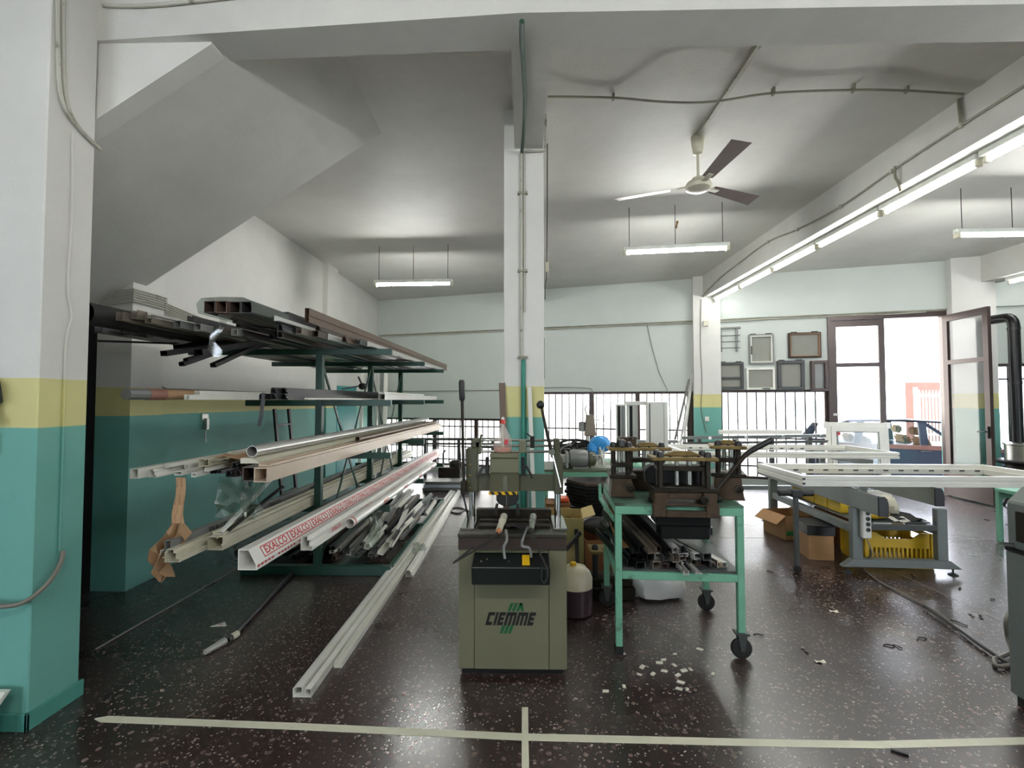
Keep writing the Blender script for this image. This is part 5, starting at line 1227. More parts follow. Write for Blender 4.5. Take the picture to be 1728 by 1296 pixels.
# spare press on the floor under the table edge
sp = thing('spare_press', 'spare ochre-topped punch press on the floor behind the jug', 'press', (.70, 3.98, 0))
part(sp, 'foot_block', M_iron, lambda b: (b.box(.54, .90, 3.85, 4.1, .0, .10), b.box(.56, .88, 3.87, 4.08, .10, .16)), bevel=.008)
for x in (.595, .80):
    part(sp, 'guide_post', M_black, lambda b: b.tube([(x, 3.92, .16), (x, 3.92, .36)], .026, 12), smooth=True)
    part(sp, 'post_cap', M_black, lambda b: b.lathe((x, 3.92, .385), [(.028, 0), (.028, .02), (.018, .036)], 12), smooth=True)
spt = part(sp, 'top_plate', M_brass, lambda b: (b.box(.55, .90, 3.86, 4.06, .36, .385), b.prism([(.64, .385), (.9, .385), (.9, .43), (.71, .43)], 3.90, 3.93, 'y')), bevel=.004)
part(spt, 'maker_plate', M_alu, lambda b: b.box(.725, .80, 3.897, 3.90, .397, .42))
tag(part(None, 'angle_iron', M_barm, lambda b: (b.bar((.33, 3.75, .42), (.47, 3.86, .535), .012, .035), b.bar((.445, 3.85, .18), (.435, 3.87, .56), .03, .02))), 'dark angle iron leaning beside the jug', 'iron bar')
# bench and boards behind the trolley
BN = thing('back_bench', 'teal bench behind the trolley carrying standing white profiles', 'bench', (1.75, 5.75, 0))
part(BN, 'bench_top', M_mint, lambda b: b.box(1.02, 1.98, 5.35, 6.1, .82, .86), bevel=.004)
for x in (1.02, 1.93):
    for y in (5.36, 6.05):
        part(BN, 'leg', M_mint, lambda b: b.box(x, x + .05, y, y + .05, 0, .82), bevel=.003)
part(BN, 'bench_shelf', M_mint, lambda b: b.box(1.07, 1.93, 5.4, 6.05, .3, .33))
def upright(px0, px1, pyt, Y, m, label, stripes=()):
    a = PY(px0, pyt, Y); c = PY(px1, pyt, Y)
    o = thing('standing_profile', label, 'profile', ((a.x + c.x) / 2, Y + .03, .861))
    part(o, 'web', m, lambda b: b.box(a.x, c.x, Y, Y + .05, .861, a.z), bevel=.003)
    for f0, f1, mm in stripes:
        part(o, 'groove', mm, lambda b: b.box(a.x + (c.x - a.x) * f0, a.x + (c.x - a.x) * f1, Y - .004, Y + .002, .861, a.z - .02))
    return o
upright(1040, 1056, 682, 5.6, M_pvc, 'white standing profile with a dark groove behind the presses', ((.12, .42, M_blackm), (.5, .9, M_greyp)))
upright(1057.5, 1076, 682, 5.62, M_alu, 'silver standing profile with a black groove behind the presses', ((.1, .22, M_pvc), (.25, .52, M_blackm)))
upright(1091, 1127, 678, 5.45, M_pvc, 'broad white standing panel with screw holes behind the presses', ((.15, .17, M_greyp), (.8, .82, M_greyp), (.12, .15, M_blackprint)))
tp = PY(1074, 677, 5.58)
tag(part(None, 'cross_piece', M_pvc, lambda b: b.box(PY(1057, 677, 5.5).x, PY(1090, 677, 5.5).x, 5.5, 5.56, tp.z - .045, tp.z), bevel=.003), 'short white piece bridging the standing profiles', 'profile')
tag(part(None, 'paper_stack', M_pvc, lambda b: b.box(1.68, 1.96, 5.4, 5.9, .861, .93), bevel=.004), 'white boards stacked on the back bench', 'boards')
# drill head and vices by the window
dm = thing('bench_drill', 'grey bench drill silhouetted against the barred window', 'drill', (1.15, 8.2, 0))
def dpx(px, py): return PY(px, py, 8.2)
part(dm, 'head', M_bronze, lambda b: b.prism([(dpx(988, 700).x, dpx(988, 700).z), (dpx(1001, 700).x, dpx(1001, 700).z), (dpx(1005, 735).x, dpx(1005, 735).z), (dpx(985, 735).x, dpx(985, 735).z)], 8.1, 8.3, 'y'), bevel=.01)
part(dm, 'motor', M_greyp, lambda b: b.lathe((dpx(982, 712).x, 8.2, dpx(982, 728).z), [(.03, 0), (.06, .01), (.06, .15), (.03, .17)], 14), smooth=True)
part(dm, 'feed_handle', M_steel, lambda b: (b.tube([dpx(1003, 708), dpx(1016, 708)], .012, 8), b.tube([dpx(990, 700), dpx(987, 690), dpx(990, 684)], .012, 8)))
part(dm, 'pillar', M_steel, lambda b: b.tube([(dpx(992, 735).x, 8.25, .86), (dpx(992, 735).x, 8.25, dpx(992, 705).z)], .035, 10), smooth=True)
part(dm, 'work_plate', M_bronze, lambda b: b.box(.9, 1.6, 8.0, 8.4, .80, .86), bevel=.01)
part(dm, 'stand', M_benchd, lambda b: b.box(1.0, 1.4, 8.1, 8.35, 0, .80), bevel=.01)

tag(part(None, 'orange_box', mat('orange_plastic', (206, 92, 44), .45), lambda b: b.box(-.04, .04, -.03, .03, 0, .06), Matrix.Translation(PY(1181, 735, 8.0)), bevel=.006), 'tiny orange box beside the banded pillar', 'box') if False else None
hw_ = [PY(924, 418, 4.3), PY(923, 450, 4.3), PY(921, 475, 4.3), PY(920, 505, 4.3)]
hw_[0] = V((hw_[0].x, 4.3, CEIL))
hb = cable('hanging_wire', smoothpts(hw_), .005, M_cabled, 'dark wire with a connector block hanging beside the central column')
part(hb, 'connector_block', M_cream, lambda b: b.box(hw_[1].x - .014, hw_[1].x + .014, 4.285, 4.315, hw_[1].z - .05, hw_[1].z + .04), bevel=.003)
rod = PY(921, 572, 4.12); rod2 = PY(922, 640, 4.12)
tag(part(None, 'black_rod', M_black, lambda b: b.tube([(.186, 4.06, rod.z), (.186, 4.06, rod2.z)], .008, 6)), 'short black rod fixed on the side of the central column', 'rod')
# ------------------------------------------------------------------ grey assembly bench
AM = frame(3.48, 4.5, 0, -3)
AB = thing('assembly_bench', 'grey steel assembly bench with two long padded beams', 'bench', (3.5, 5.3, 0))
for y, nm in ((0, 'near'), (1.62, 'far')):
    part(AB, 'foot_bar', M_tablegrey, lambda b: b.prism([(-.52, .06), (.52, .06), (.42, .135), (-.42, .135)], y - .035, y + .035, 'y'), AM, bevel=.004)
    for x in (-.38, .36):
        part(AB, 'upright', M_tablegrey, lambda b: b.box(x - .045, x + .045, y - .03, y + .03, .135, .60), AM, bevel=.004)
    for x in (-.46, .46):
        part(AB, 'levelling_foot', M_benchd, lambda b: (b.tube([(x, y, .02), (x, y, .06)], .008, 8), b.lathe((x, y, 0), [(.04, 0), (.04, .006), (.012, .022)], 14)), AM, smooth=True)
    part(AB, 'cross_bar', M_benchd, lambda b: b.box(-.335, .315, y - .025, y + .025, .40, .45), AM, bevel=.003)
for x in (-.38, .36):
    part(AB, 'stringer', M_tablegrey, lambda b: b.box(x - .03, x + .03, .03, 1.59, .36, .43), AM, bevel=.003)
part(AB, 'tray', M_benchd, lambda b: b.box(-.335, .315, .05, 1.57, .45, .462), AM)
for x, y0 in ((-.36, -.34), (.45, .12)):
    bm_ = part(AB, 'support_beam', M_tablegrey, lambda b: b.prism([(x - .04, .60), (x + .04, .60), (x + .04, .70), (x + .03, .745), (x + .012, .765), (x - .04, .765)], y0, 2.0, 'y'), AM, bevel=.004)
    part(bm_, 'end_cap', M_black, lambda b: b.prism([(x - .042, .598), (x + .042, .598), (x + .042, .70), (x + .032, .747), (x + .012, .768), (x - .042, .768)], y0 - .014, y0, 'y'), AM, bevel=.003)
    part(bm_, 'pad_strip', M_black, lambda b: b.box(x - .036, x - .012, y0 + .02, 1.98, .765, .770), AM)
for x in (-.36, .45):
    part(AB, 'beam_bracket', M_tablegrey, lambda b: b.box(min(x, -.38 if x < 0 else .36) - .03, max(x, -.38 if x < 0 else .36) + .03, 1.59, 1.65, .56, .60), AM)
# power strip and its cable
PS = thing('power_strip', 'white four-socket power strip fixed to the bench upright', 'power strip', AM @ V((-.33, -.06, .33)))
part(PS, 'strip_body', M_pvc, lambda b: b.box(-.365, -.285, -.078, -.032, .335, .60), AM, bevel=.008)
for k in range(4):
    part(PS, 'socket', M_black, lambda b: b.lathe((-.318, -.078, .565 - .05 * k), [(.019, 0), (.019, .004), (.014, .005), (.013, .001)], 14, Matrix.Rotation(math.pi / 2, 3, 'X')), AM)
cpts = [AM @ V((-.325, -.06, .34)), AM @ V((-.30, -.09, .2)), PZ(1452, 950, .012), PZ(1475, 975, .012), PZ(1520, 1000, .012), PZ(1580, 1032, .012), PZ(1640, 1080, .012), PZ(1690, 1114, .012), PZ(1720, 1130, .012)]
cable('power_cable', smoothpts(cpts, 8), .006, M_cable, 'grey power cable trailing from the strip across the floor')
cable('black_cable', smoothpts([PZ(1560, 1022, .022), PZ(1600, 1050, .024), PZ(1650, 1085, .024), PZ(1690, 1112, .024), PZ(1712, 1124, .024)], 6), .009, M_cabled, 'dark cable lying beside the power cable on the floor')
cable('cable_coil', smoothpts([PZ(1712, 1020, .25), PZ(1698, 1045, .2), PZ(1700, 1075, .09), PZ(1706, 1098, .03), PZ(1690, 1108, .02), PZ(1678, 1112, .02), PZ(1684, 1124, .02), PZ(1710, 1122, .02)], 6), .012, M_cable, 'looped grey cable at the foot of the grey machine')
# white frames lying flat
def flat_frame(label, x0, x1, y0, y1, z, h, w, deg, parts=True):
    M = frame((x0 + x1) / 2, (y0 + y1) / 2, z, deg); a = (x1 - x0) / 2; c = (y1 - y0) / 2
    o = thing('window_frame', label, 'frame', M.translation)
    for (p, q) in (((-a, -c, 0), (a, -c, 0)), ((a, c, 0), (-a, c, 0)), ((-a, c, 0), (-a, -c, 0)), ((a, -c, 0), (a, c, 0))):
        p = V(p); q = V(q); d = (q - p).normalized(); n = V((-d.y, d.x, 0))
        def rail(b):
            # stepped window section, mitred ends, outer face at n = 0
            sec = [(0, 0), (w, 0), (w, h * .55), (w * .7, h * .55), (w * .7, h), (0, h), (0, h * .62), (.007, h * .58), (.007, h * .42), (0, h * .38)]
            b.hexa([p + n * s_ + d * s_ + V((0, 0, t)) for s_, t in sec], [q + n * s_ - d * s_ + V((0, 0, t)) for s_, t in sec])
        part(o, 'rail', M_pvc, rail, M)
    return o, M, a, c
fa, FM, a_, c_ = flat_frame('large white window frame lying across the near end of the bench', 2.70, 5.20, 4.62, 5.52, .772, .10, .07, -1)
part(fa, 'corner_cleat', M_benchd, lambda b: (b.box(-a_ - .001, -a_ + .028, -c_ - .002, -c_, .015, .035), b.box(-a_ - .001, -a_ + .028, -c_ - .002, -c_, .06, .08)), FM)
for k in range(14):
    part(fa, 'glazing_clip', M_benchd, lambda b: b.box(-a_ + .2 + k * .165, -a_ + .25 + k * .165, c_ - .078, c_ - .069, .03, .045), FM)
fb, FM2, a2, c2 = flat_frame('second white window frame on the far rails before the barred window', 2.30, 5.22, 6.72, 7.85, .79, .085, .07, -2)
for k in range(12):
    part(fb, 'glazing_clip', M_benchd, lambda b: b.box(-a2 + .4 + k * .16, -a2 + .45 + k * .16, c2 - .078, c2 - .069, .025, .04), FM2)
# far bench carrying the second frame
FB = thing('far_bench', 'dark trestle bench carrying the second white frame', 'bench', (3.8, 7.3, 0))
for x in (2.75, 4.75):
    part(FB, 'trestle_beam', M_tablegrey, lambda b: b.box(x - .04, x + .04, 6.6, 7.8, .70, .788), bevel=.004)
    for y in (6.75, 7.65):
        part(FB, 'leg', M_tablegrey, lambda b: b.box(x - .035, x + .035, y - .03, y + .03, 0, .70), bevel=.003)
part(FB, 'stretcher', M_tablegrey, lambda b: b.box(2.79, 4.71, 7.25, 7.32, .25, .31))
# roller stand under the frame corner
RS = thing('roller_stand', 'single-post stand on a small wheel under the corner of the large frame', 'stand', (2.58, 4.50, 0))
sx, sy = PZ(1338, 957, .03).x, 4.50
part(RS, 'post', M_benchd, lambda b: b.box(sx - .018, sx + .018, sy - .018, sy + .018, .07, .72), bevel=.003)
part(RS, 'clamp_head', M_black, lambda b: (b.tube([(sx - .16, sy, .735), (sx + .16, sy, .735)], .03, 10), b.box(sx - .05, sx + .05, sy - .035, sy + .035, .70, .768)), bevel=.006)
part(RS, 'wheel', M_rubber, lambda b: b.lathe((sx, sy - .018, .036), [(.015, 0), (.034, .004), (.036, .018), (.034, .032), (.015, .036)], 16, Matrix.Rotation(-math.pi / 2, 3, 'X')), smooth=True)
part(RS, 'axle_rod', M_benchd, lambda b: b.tube([(sx - .10, sy, .04), (sx + .20, sy - .02, .012)], .004, 6))
# things under and on the bench
def crate(label, M, w, d, h, z=0.0):
    o = thing('plastic_crate', label, 'crate', M @ V((0, 0, z)))
    t = .012
    part(o, 'crate_base', M_crate, lambda b: b.box(-w / 2, w / 2, -d / 2, d / 2, z + .003, z + .02), M)
    for sy_ in (-1, 1):
        y0 = sy_ * (d / 2) - (t if sy_ > 0 else 0)
        wl_ = part(o, 'crate_side', M_crate, lambda b: (b.box(-w / 2, w / 2, y0, y0 + t, z + .02, z + .05), b.box(-w / 2, w / 2, y0, y0 + t, z + h * .52, z + h * .70),
             b.prism([(-w / 2, z + h * .70), (w / 2, z + h * .70), (w / 2, z + h), (w * .34, z + h), (w * .2, z + h * .80), (-w * .2, z + h * .80), (-w * .34, z + h), (-w / 2, z + h)], y0, y0 + t, 'y')), M)
        for k in range(15):
            x = -w / 2 + w * (k + .5) / 15
            part(wl_, 'slat', M_crate, lambda b: b.box(x - .009, x + .009, y0, y0 + t, z + .05, z + h * .52), M)
    for sx_ in (-1, 1):
        x0 = sx_ * (w / 2) - (t if sx_ > 0 else 0)
        part(o, 'crate_end', M_crate, lambda b: (b.box(x0, x0 + t, -d / 2 + t, d / 2 - t, z + .02, z + h * .66), b.box(x0, x0 + t, -d / 2 + t, d / 2 - t, z + h * .86, z + h), b.box(x0, x0 + t, -d / 2 + t, -d * .2, z + h * .66, z + h * .86), b.box(x0, x0 + t, d * .2, d / 2 - t, z + h * .66, z + h * .86)), M)
    for sx_ in (-1, 1):
        for sy_ in (-1, 1):
            part(o, 'corner_post', M_crate, lambda b: b.box(sx_ * w / 2 - .016, sx_ * w / 2 + .016, sy_ * d / 2 - .016, sy_ * d / 2 + .016, z + .003, z + h), M, bevel=.004)
    return o
CRM = frame(3.62, 4.86, 0, -6)
crate('yellow plastic crate with slatted sides under the bench', CRM, .58, .40, .30, .03)
part(tag(part(None, 'yellow_pallet_tray', M_crate, lambda b: (b.box(-.30, .30, -.21, .21, 0.002, .03), b.box(-.28, .28, -.23, -.21, 0.002, .025)), CRM, bevel=.004), 'flat yellow tray under the plastic crate', 'tray'), 'tray_rib', M_crate, lambda b: b.box(-.2, .2, -.235, -.23, .006, .02), CRM)
carton('grey-faced carton behind the yellow crate', 3.40, 3.86, 5.35, 5.65, .36, M_cardd, 0, -4)
cg, CG = carton('open carton with green stripe beneath the bench', 2.98, 3.32, 5.55, 5.95, .27, M_card, 2, 8)
part(cg, 'green_stripe', mat('green_carton_stripe', (52, 130, 76), .6), lambda b: b.box(-.168, .168, -.203, -.2, .05, .10), CG)
part(cg, 'white_band', M_pvc, lambda b: b.box(-.168, .168, -.2035, -.2, .01, .15), CG) if False else None
carton('small carton with black lid beside the bench upright', 2.90, 3.13, 4.86, 5.16, .24, M_card, 0, -8)
tag(part(None, 'carton_lid', M_black, lambda b: (b.box(-.13, .13, -.16, .16, .242, .33), b.box(-.135, .135, -.165, .165, .33, .345)), frame(3.015, 5.01, 0, -8), bevel=.004), 'black lid box set on the small carton', 'box')
for k in range(4):
    tag(part(None, 'yellow_carton', mat('yellow_card_%d' % k, (226 - 4 * k, 190 - 5 * k, 48), .6), lambda b: b.box(-.30 + .0, -.06, .36 + .24 * k, .58 + .24 * k, .463, .585), AM, bevel=.004), 'small yellow carton in the row on the bench tray', 'carton', 'yellow cartons on the bench tray')
tag(part(None, 'yellow_sack', M_crate, lambda b: blob(b, AM @ V((-.12, .18, .51)), .1, (1.5, 1.1, .5), .06, 14), smooth=True), 'yellow bag slumped at the near end of the bench tray', 'bag')
tag(part(None, 'white_rag', M_cream, lambda b: blob(b, AM @ V((.12, .35, .55)), .11, (.9, 1.0, .9), .16, 17), smooth=True), 'crumpled off-white rag on the bench tray', 'rag')
tag(part(None, 'dark_cloth', M_rubber, lambda b: b.sheet([[AM @ V((.04 + .05 * j, .06 + .1 * i, .475 + .018 * math.sin(j * 1.9 + i * 2.2))) for j in range(6)] for i in range(5)], .006), smooth=True), 'dark cloth spread on the bench tray', 'cloth')
tag(part(None, 'paper_sheet', M_pvc, lambda b: b.sheet([[AM @ V((-.02 + .035 * j, .02 + .05 * i, .470 + .01 * i + .008 * math.sin(j * 2))) for j in range(5)] for i in range(3)], .002)), 'white paper scrap beside the dark cloth', 'paper')

# ------------------------------------------------------------------ long rails by the windows
def rail_bench(label, pA, pB, legs, m=M_tablegrey):
    a = V(pA); c = V(pB)
    o = thing('roller_rail', label, 'rail', ((a.x + c.x) / 2, (a.y + c.y) / 2, 0))
    part(o, 'beam', m, lambda b: b.bar(a, c, .08, .05))
    part(o, 'guide', M_benchd, lambda b: b.bar(a + V((0, -.06, -.09)), c + V((0, -.06, -.09)), .05, .04))
    for k in range(legs):
        p = a + (c - a) * ((k + .5) / legs)
        part(o, 'leg', M_benchd, lambda b: b.box(p.x - .03, p.x + .03, p.y - .03, p.y + .03, 0, p.z - .025))
        part(o, 'roller', M_steel, lambda b: b.tube([(p.x + .15, p.y - .10, p.z + .0), (p.x + .15, p.y + .06, p.z)], .03, 10), smooth=True)
    return o
rail_bench('grey measuring rail along the barred window by the samples', PY(1150, 739, 8.35), PY(1398, 735, 7.95), 4)
rail_bench('dark measuring rail before the low barred window', PY(690, 741, 9.85), PY(860, 741, 9.7), 3, M_benchd)
rail_bench('silver rail behind the standing profiles', PY(1070, 745, 8.1), PY(1148, 745, 8.05), 2, M_greyp)
pa_, pb_ = PY(1213, 731, 8.15), PY(1352, 731, 8.0)
profile(pa_ + V((0, -.01, -.015)), pb_ + V((0, -.01, -.015)), sec_rib(.06, .07), M_pvc, 'white profile resting on the measuring rail by the samples')
for k, (px, py, qx, qy, m) in enumerate(((1127, 745, 1163, 640, M_greyp), (1143, 748, 1168, 632, M_alu), (1150, 700, 1165, 660, M_pvc))):
    a = PY(px, py, 8.6); c = PY(qx, qy, 8.95)
    tag(part(None, 'leaning_bar', m, lambda b: b.bar((a.x - .12, a.y - .1, .02), c, .03, .03)), ('grey', 'silver', 'white')[k] + ' bar leaning against the banded pillar by the window', 'bar')

# ------------------------------------------------------------------ samples on the back wall
def sample(label, x0, y0, x1, y1, m, fill, depth=.06, rails=(), handle=None, tabs=True, w=.05, inner=None):
    s0, z1 = WP(x0, y0, 0); s1, z0 = WP(x1, y1, 0)
    y = .04
    o = thing('sample_frame', label, 'sample', WM @ V(((s0 + s1) / 2, y, z0)), 'window samples on the back wall')
    part(o, 'border', m, lambda b: (b.box(s0, s1, y - depth, y, z0, z0 + w), b.box(s0, s1, y - depth, y, z1 - w, z1), b.box(s0, s0 + w, y - depth, y, z0 + w, z1 - w), b.box(s1 - w, s1, y - depth, y, z0 + w, z1 - w)), WM, bevel=.004)
    if inner:
        v = w * .75
        part(o, 'sash', inner, lambda b: (b.box(s0 + w, s1 - w, y - depth - .012, y, z0 + w, z0 + w + v), b.box(s0 + w, s1 - w, y - depth - .012, y, z1 - w - v, z1 - w), b.box(s0 + w, s0 + w + v, y - depth - .012, y, z0 + w + v, z1 - w - v), b.box(s1 - w - v, s1 - w, y - depth - .012, y, z0 + w + v, z1 - w - v)), WM, bevel=.003)
    part(o, 'infill', fill, lambda b: b.box(s0 + w * .9, s1 - w * .9, y - depth * .45, y - .001, z0 + w * .9, z1 - w * .9), WM)
    for t in rails:
        z = z0 + (z1 - z0) * t
        part(o, 'mid_rail', m, lambda b: b.box(s0 + w, s1 - w, y - depth, y, z - .02, z + .02), WM, bevel=.003)
    if handle == 'h':
        part(o, 'handle', M_black, lambda b: b.box((s0 + s1) / 2 + .02, (s0 + s1) / 2 + .15, y - depth - .03, y - depth, z0 + w * .3, z0 + w * .75), WM, bevel=.004)
    if handle == 'v':
        part(o, 'handle', M_black, lambda b: (b.box(s0 + w * 1.1, s0 + w * 1.6, y - depth - .035, y - depth, (z0 + z1) / 2 - .1, (z0 + z1) / 2 + .06),), WM, bevel=.004)
    if tabs:
        for t in (.18, .82):
            sm = s0 + (s1 - s0) * t
            part(o, 'hanger', M_iron, lambda b: b.box(sm - .05, sm + .05, y - .04, y, z1, z1 + .018), WM, bevel=.003)
    return o
sample('white sash sample with a lever handle hung on the back wall', 1263, 565, 1306, 614, M_greyp, M_fabricgrey, .07, handle='v', w=.028, inner=M_pvc)
sample('wide wood-brown window sample with a black handle', 1330, 562, 1386, 603, M_iron, M_fabricgrey, .06, handle='h', w=.022, inner=mat('wood_foil', (134, 94, 62), .45))
sample('anthracite window sample divided by a mid rail', 1212, 612, 1255, 657, M_darkp, M_fabricgrey, .08, rails=(.42,), w=.05)
sample('white roller-screen sample with a box head', 1259, 621, 1308, 657.5, M_pvc, M_fabricgrey, .07, tabs=False, handle='h', w=.04)
sample('undivided anthracite window sample beside the roller screen', 1311, 609, 1358, 658, M_darkp, M_fabricgrey, .08, w=.06)
sample('narrow brown door sample with a latch box next to the door', 1367, 609, 1396, 660, M_doorb, M_greyp, .12, tabs=False, w=.05)
s0, z1 = WP(1211, 553); s1, z0 = WP(1250, 593)
TRL = thing('railing_sample', 'steel railing sample with three thin bars on the back wall', 'sample', WM @ V(((s0 + s1) / 2, 0, z0)))
part(TRL, 'handrail', M_greyp, lambda b: b.tube([(s0, -.02, z1 - .02), (s1, -.02, z1 - .02)], .02, 10), WM, smooth=True)
for t in (.13, .83):
    sm = s0 + (s1 - s0) * t
    part(TRL, 'baluster', M_greyp, lambda b: b.tube([(sm, -.01, z0), (sm, -.01, z1 - .03)], .02, 10), WM, smooth=True)
    part(TRL, 'wall_fixing', M_steel, lambda b: b.tube([(sm, -.01, z0 + .1), (sm, .04, z0 + .1)], .012, 8), WM)
for t in (.15, .4, .65):
    part(TRL, 'thin_bar', M_benchd, lambda b: b.tube([(s0 + .03, -.03, z0 + (z1 - z0) * t), (s1 - .01, -.03, z0 + (z1 - z0) * t)], .007, 8), WM, smooth=True)
# finished window unit leaning by the door
UM = Matrix.Translation(PY(1450, 800, 7.7) * 1.0) @ Matrix.Rotation(-WA, 4, 'Z')
uc = PY(1450, 760, 7.7)
UM = frame(uc.x, 7.7, 0, -math.degrees(WA)) @ Matrix.Rotation(math.radians(-4), 4, 'X')
WU = thing('window_unit', 'new white window unit with protective film standing before the door', 'window', (uc.x, 7.7, 0))
uw = .43; ut = PY(1450, 713, 7.7).z
part(WU, 'frame', M_pvc, lambda b: (b.box(-uw, uw, 0, .07, 0, .09), b.box(-uw, uw, 0, .07, ut - .07, ut), b.box(-uw, -uw + .07, 0, .07, .09, ut - .07), b.box(uw - .07, uw, 0, .07, .09, ut - .07)), UM, bevel=.004)
ws = part(WU, 'sash', M_pvc, lambda b: (b.box(-uw + .07, uw - .07, -.02, .05, .09, .17), b.box(-uw + .07, uw - .07, -.02, .05, ut - .15, ut - .07), b.box(-uw + .07, -uw + .14, -.02, .05, .17, ut - .15), b.box(uw - .14, uw - .07, -.02, .05, .17, ut - .15)), UM, bevel=.004)
part(ws, 'pane', M_clear, lambda b: b.box(-uw + .14, uw - .14, .01, .02, .17, ut - .15), UM)
part(ws, 'gasket', M_blackprint, lambda b: (b.box(-uw + .135, uw - .135, -.022, -.02, ut - .158, ut - .15), b.box(-uw + .138, -uw + .145, -.022, -.02, .17, ut - .15), b.box(uw - .146, uw - .138, -.022, -.02, .17, ut - .15)), UM)
part(WU, 'red_sticker', M_red, lambda b: b.box(-uw + .15, -uw + .2, .004, .008, ut - .21, ut - .16), UM)
for sxx in (-1, 1):
    part(WU, 'corner_guard', M_film, lambda b: b.box(sxx * uw - .03, sxx * uw + .03, -.006, .076, ut - .09, ut + .006), UM, bevel=.004)

# ------------------------------------------------------------------ right-hand side
svx = PY(1716, 700, 7.4).x - 7.71
SV = thing('drum_stove', 'round sheet-metal stove with black flue pipe beside the open door', 'stove', ((7.71 + svx), 7.28, 0))
part(SV, 'drum', M_steel, lambda b: b.lathe(((7.71 + svx), 7.28, .70), [(.24, 0), (.24, .22), (.255, .23), (.255, .25), (.2, .262)], 28), smooth=True)
part(SV, 'collar_tray', M_black, lambda b: b.lathe(((7.71 + svx), 7.28, .62), [(.2, 0), (.33, .03), (.36, .06), (.34, .08), (.26, .085)], 28), smooth=True)
part(SV, 'lower_drum', M_iron, lambda b: b.lathe(((7.71 + svx), 7.28, .12), [(.22, 0), (.23, .02), (.23, .5)], 28), smooth=True)
for k in range(3):
    t = k * 2.1 + .4
    part(SV, 'leg', M_black, lambda b: b.bar(((7.71 + svx) + .2 * math.cos(t), 7.28 + .2 * math.sin(t), .14), ((7.71 + svx) + .26 * math.cos(t), 7.28 + .26 * math.sin(t), 0), .03, .03))
flue = [((7.71 + svx), 7.4, .95), ((7.71 + svx), 7.4, 2.75)] + [((7.71 + svx), 7.4 + .12 * (1 - math.cos(t)), 2.75 + .13 * math.sin(t)) for t in (.4, .8, 1.2, 1.57)] + [(7.70 + svx, 7.80, 2.885)]
part(SV, 'flue_pipe', M_blackm, lambda b: b.tube(flue, .072, 16), smooth=True)
for z in (1.85, 2.68):
    part(SV, 'flue_collar', M_black, lambda b: b.tube([(7.71 + svx, 7.4, z), (7.71 + svx, 7.4, z + .03)], .078, 16), smooth=True)
tb = PZ(1688, 914, 0)
TB = thing('teal_bench', 'teal bench with thin legs in front of the stove', 'bench', (tb.x + .7, tb.y - .35, 0))
part(TB, 'bench_top', M_mint, lambda b: b.box(tb.x - .02, tb.x + 1.5, tb.y - .75, tb.y + .03, .56, .60), bevel=.004)
part(TB, 'apron', M_mint, lambda b: b.box(tb.x + .02, tb.x + 1.45, tb.y - .02, tb.y + .02, .49, .56))
for x in (tb.x - .02, tb.x + 1.45):
    for y in (tb.y - .72, tb.y - .02):
        part(TB, 'leg', M_mint, lambda b: b.box(x, x + .045, y, y + .045, 0, .56), bevel=.003)
gm_ = PZ(1704, 1184, 0); gx0, gy1 = gm_.x, gm_.y
GM = thing('grey_machine', 'grey metal machine housing with chamfered top at the room edge', 'machine', (gx0 + .4, gy1 - .4, 0))
part(GM, 'housing', M_tablegrey, lambda b: b.box(gx0, gx0 + .82, gy1 - .85, gy1, .05, .80), bevel=.008)
part(GM, 'upper_housing', M_tablegrey, lambda b: b.prism([(gx0 + .005, .815), (gx0 + .82, .815), (gx0 + .82, 1.14), (gx0 + .09, 1.14), (gx0 + .005, 1.06)], gy1 - .84, gy1 - .01, 'y'), bevel=.008)
part(GM, 'seam', M_black, lambda b: b.box(gx0 - .003, gx0 + .81, gy1 - .84, gy1 - .005, .80, .815))
part(GM, 'side_hatch', M_iron, lambda b: b.box(gx0 - .001, gx0 + .008, gy1 - .22, gy1 - .06, .86, 1.02), bevel=.003)
part(GM, 'plinth', M_black, lambda b: b.box(gx0 + .02, gx0 + .8, gy1 - .83, gy1 - .02, 0, .05))
part(GM, 'cable_gland', M_black, lambda b: b.tube([(gx0, gy1 - .05, .83), (gx0 - .03, gy1 - .03, .83)], .018, 10), smooth=True)
# ------------------------------------------------------------------ near pier attachments
TG = thing('wall_grinder', 'black and brass tool hung on the near pier', 'tool', (-2.60, 2.24, 1.45))
part(TG, 'housing', M_darkp, lambda b: b.hexa([(-2.78, 2.16, 1.61), (-2.565, 2.16, 1.585), (-2.565, 2.30, 1.585), (-2.78, 2.30, 1.61)], [(-2.78, 2.16, 1.70), (-2.585, 2.16, 1.70), (-2.585, 2.30, 1.70), (-2.78, 2.30, 1.70)]), bevel=.008)
part(TG, 'brass_body', M_brass, lambda b: b.tube([(-2.61, 2.23, 1.59), (-2.61, 2.23, 1.51)], .028, 12), smooth=True)
part(TG, 'knob', M_black, lambda b: b.ball((-2.595, 2.22, 1.50), .034, 14, (1.2, 1, .65)), smooth=True)
part(TG, 'nozzle', M_brass, lambda b: b.tube([(-2.62, 2.23, 1.49), (-2.625, 2.23, 1.42)], [.012, .016], 10), smooth=True)
tag(part(None, 'wall_socket', M_cream, lambda b: (b.box(-2.66, -2.585, 2.255, 2.30, 1.34, 1.43), b.box(-2.645, -2.60, 2.25, 2.256, 1.36, 1.41)), bevel=.008), 'small cream socket box on the teal band of the near pier', 'socket')
tag(part(None, 'leaning_board', M_pvc, lambda b: b.hexa([(-2.75, 2.05, .003), (-2.46, 2.05, .003), (-2.46, 2.075, .003), (-2.75, 2.075, .003)], [(-2.75, 2.235, .22), (-2.44, 2.235, .22), (-2.44, 2.26, .22), (-2.75, 2.26, .22)])), 'white board leaning on the foot of the near pier', 'board')

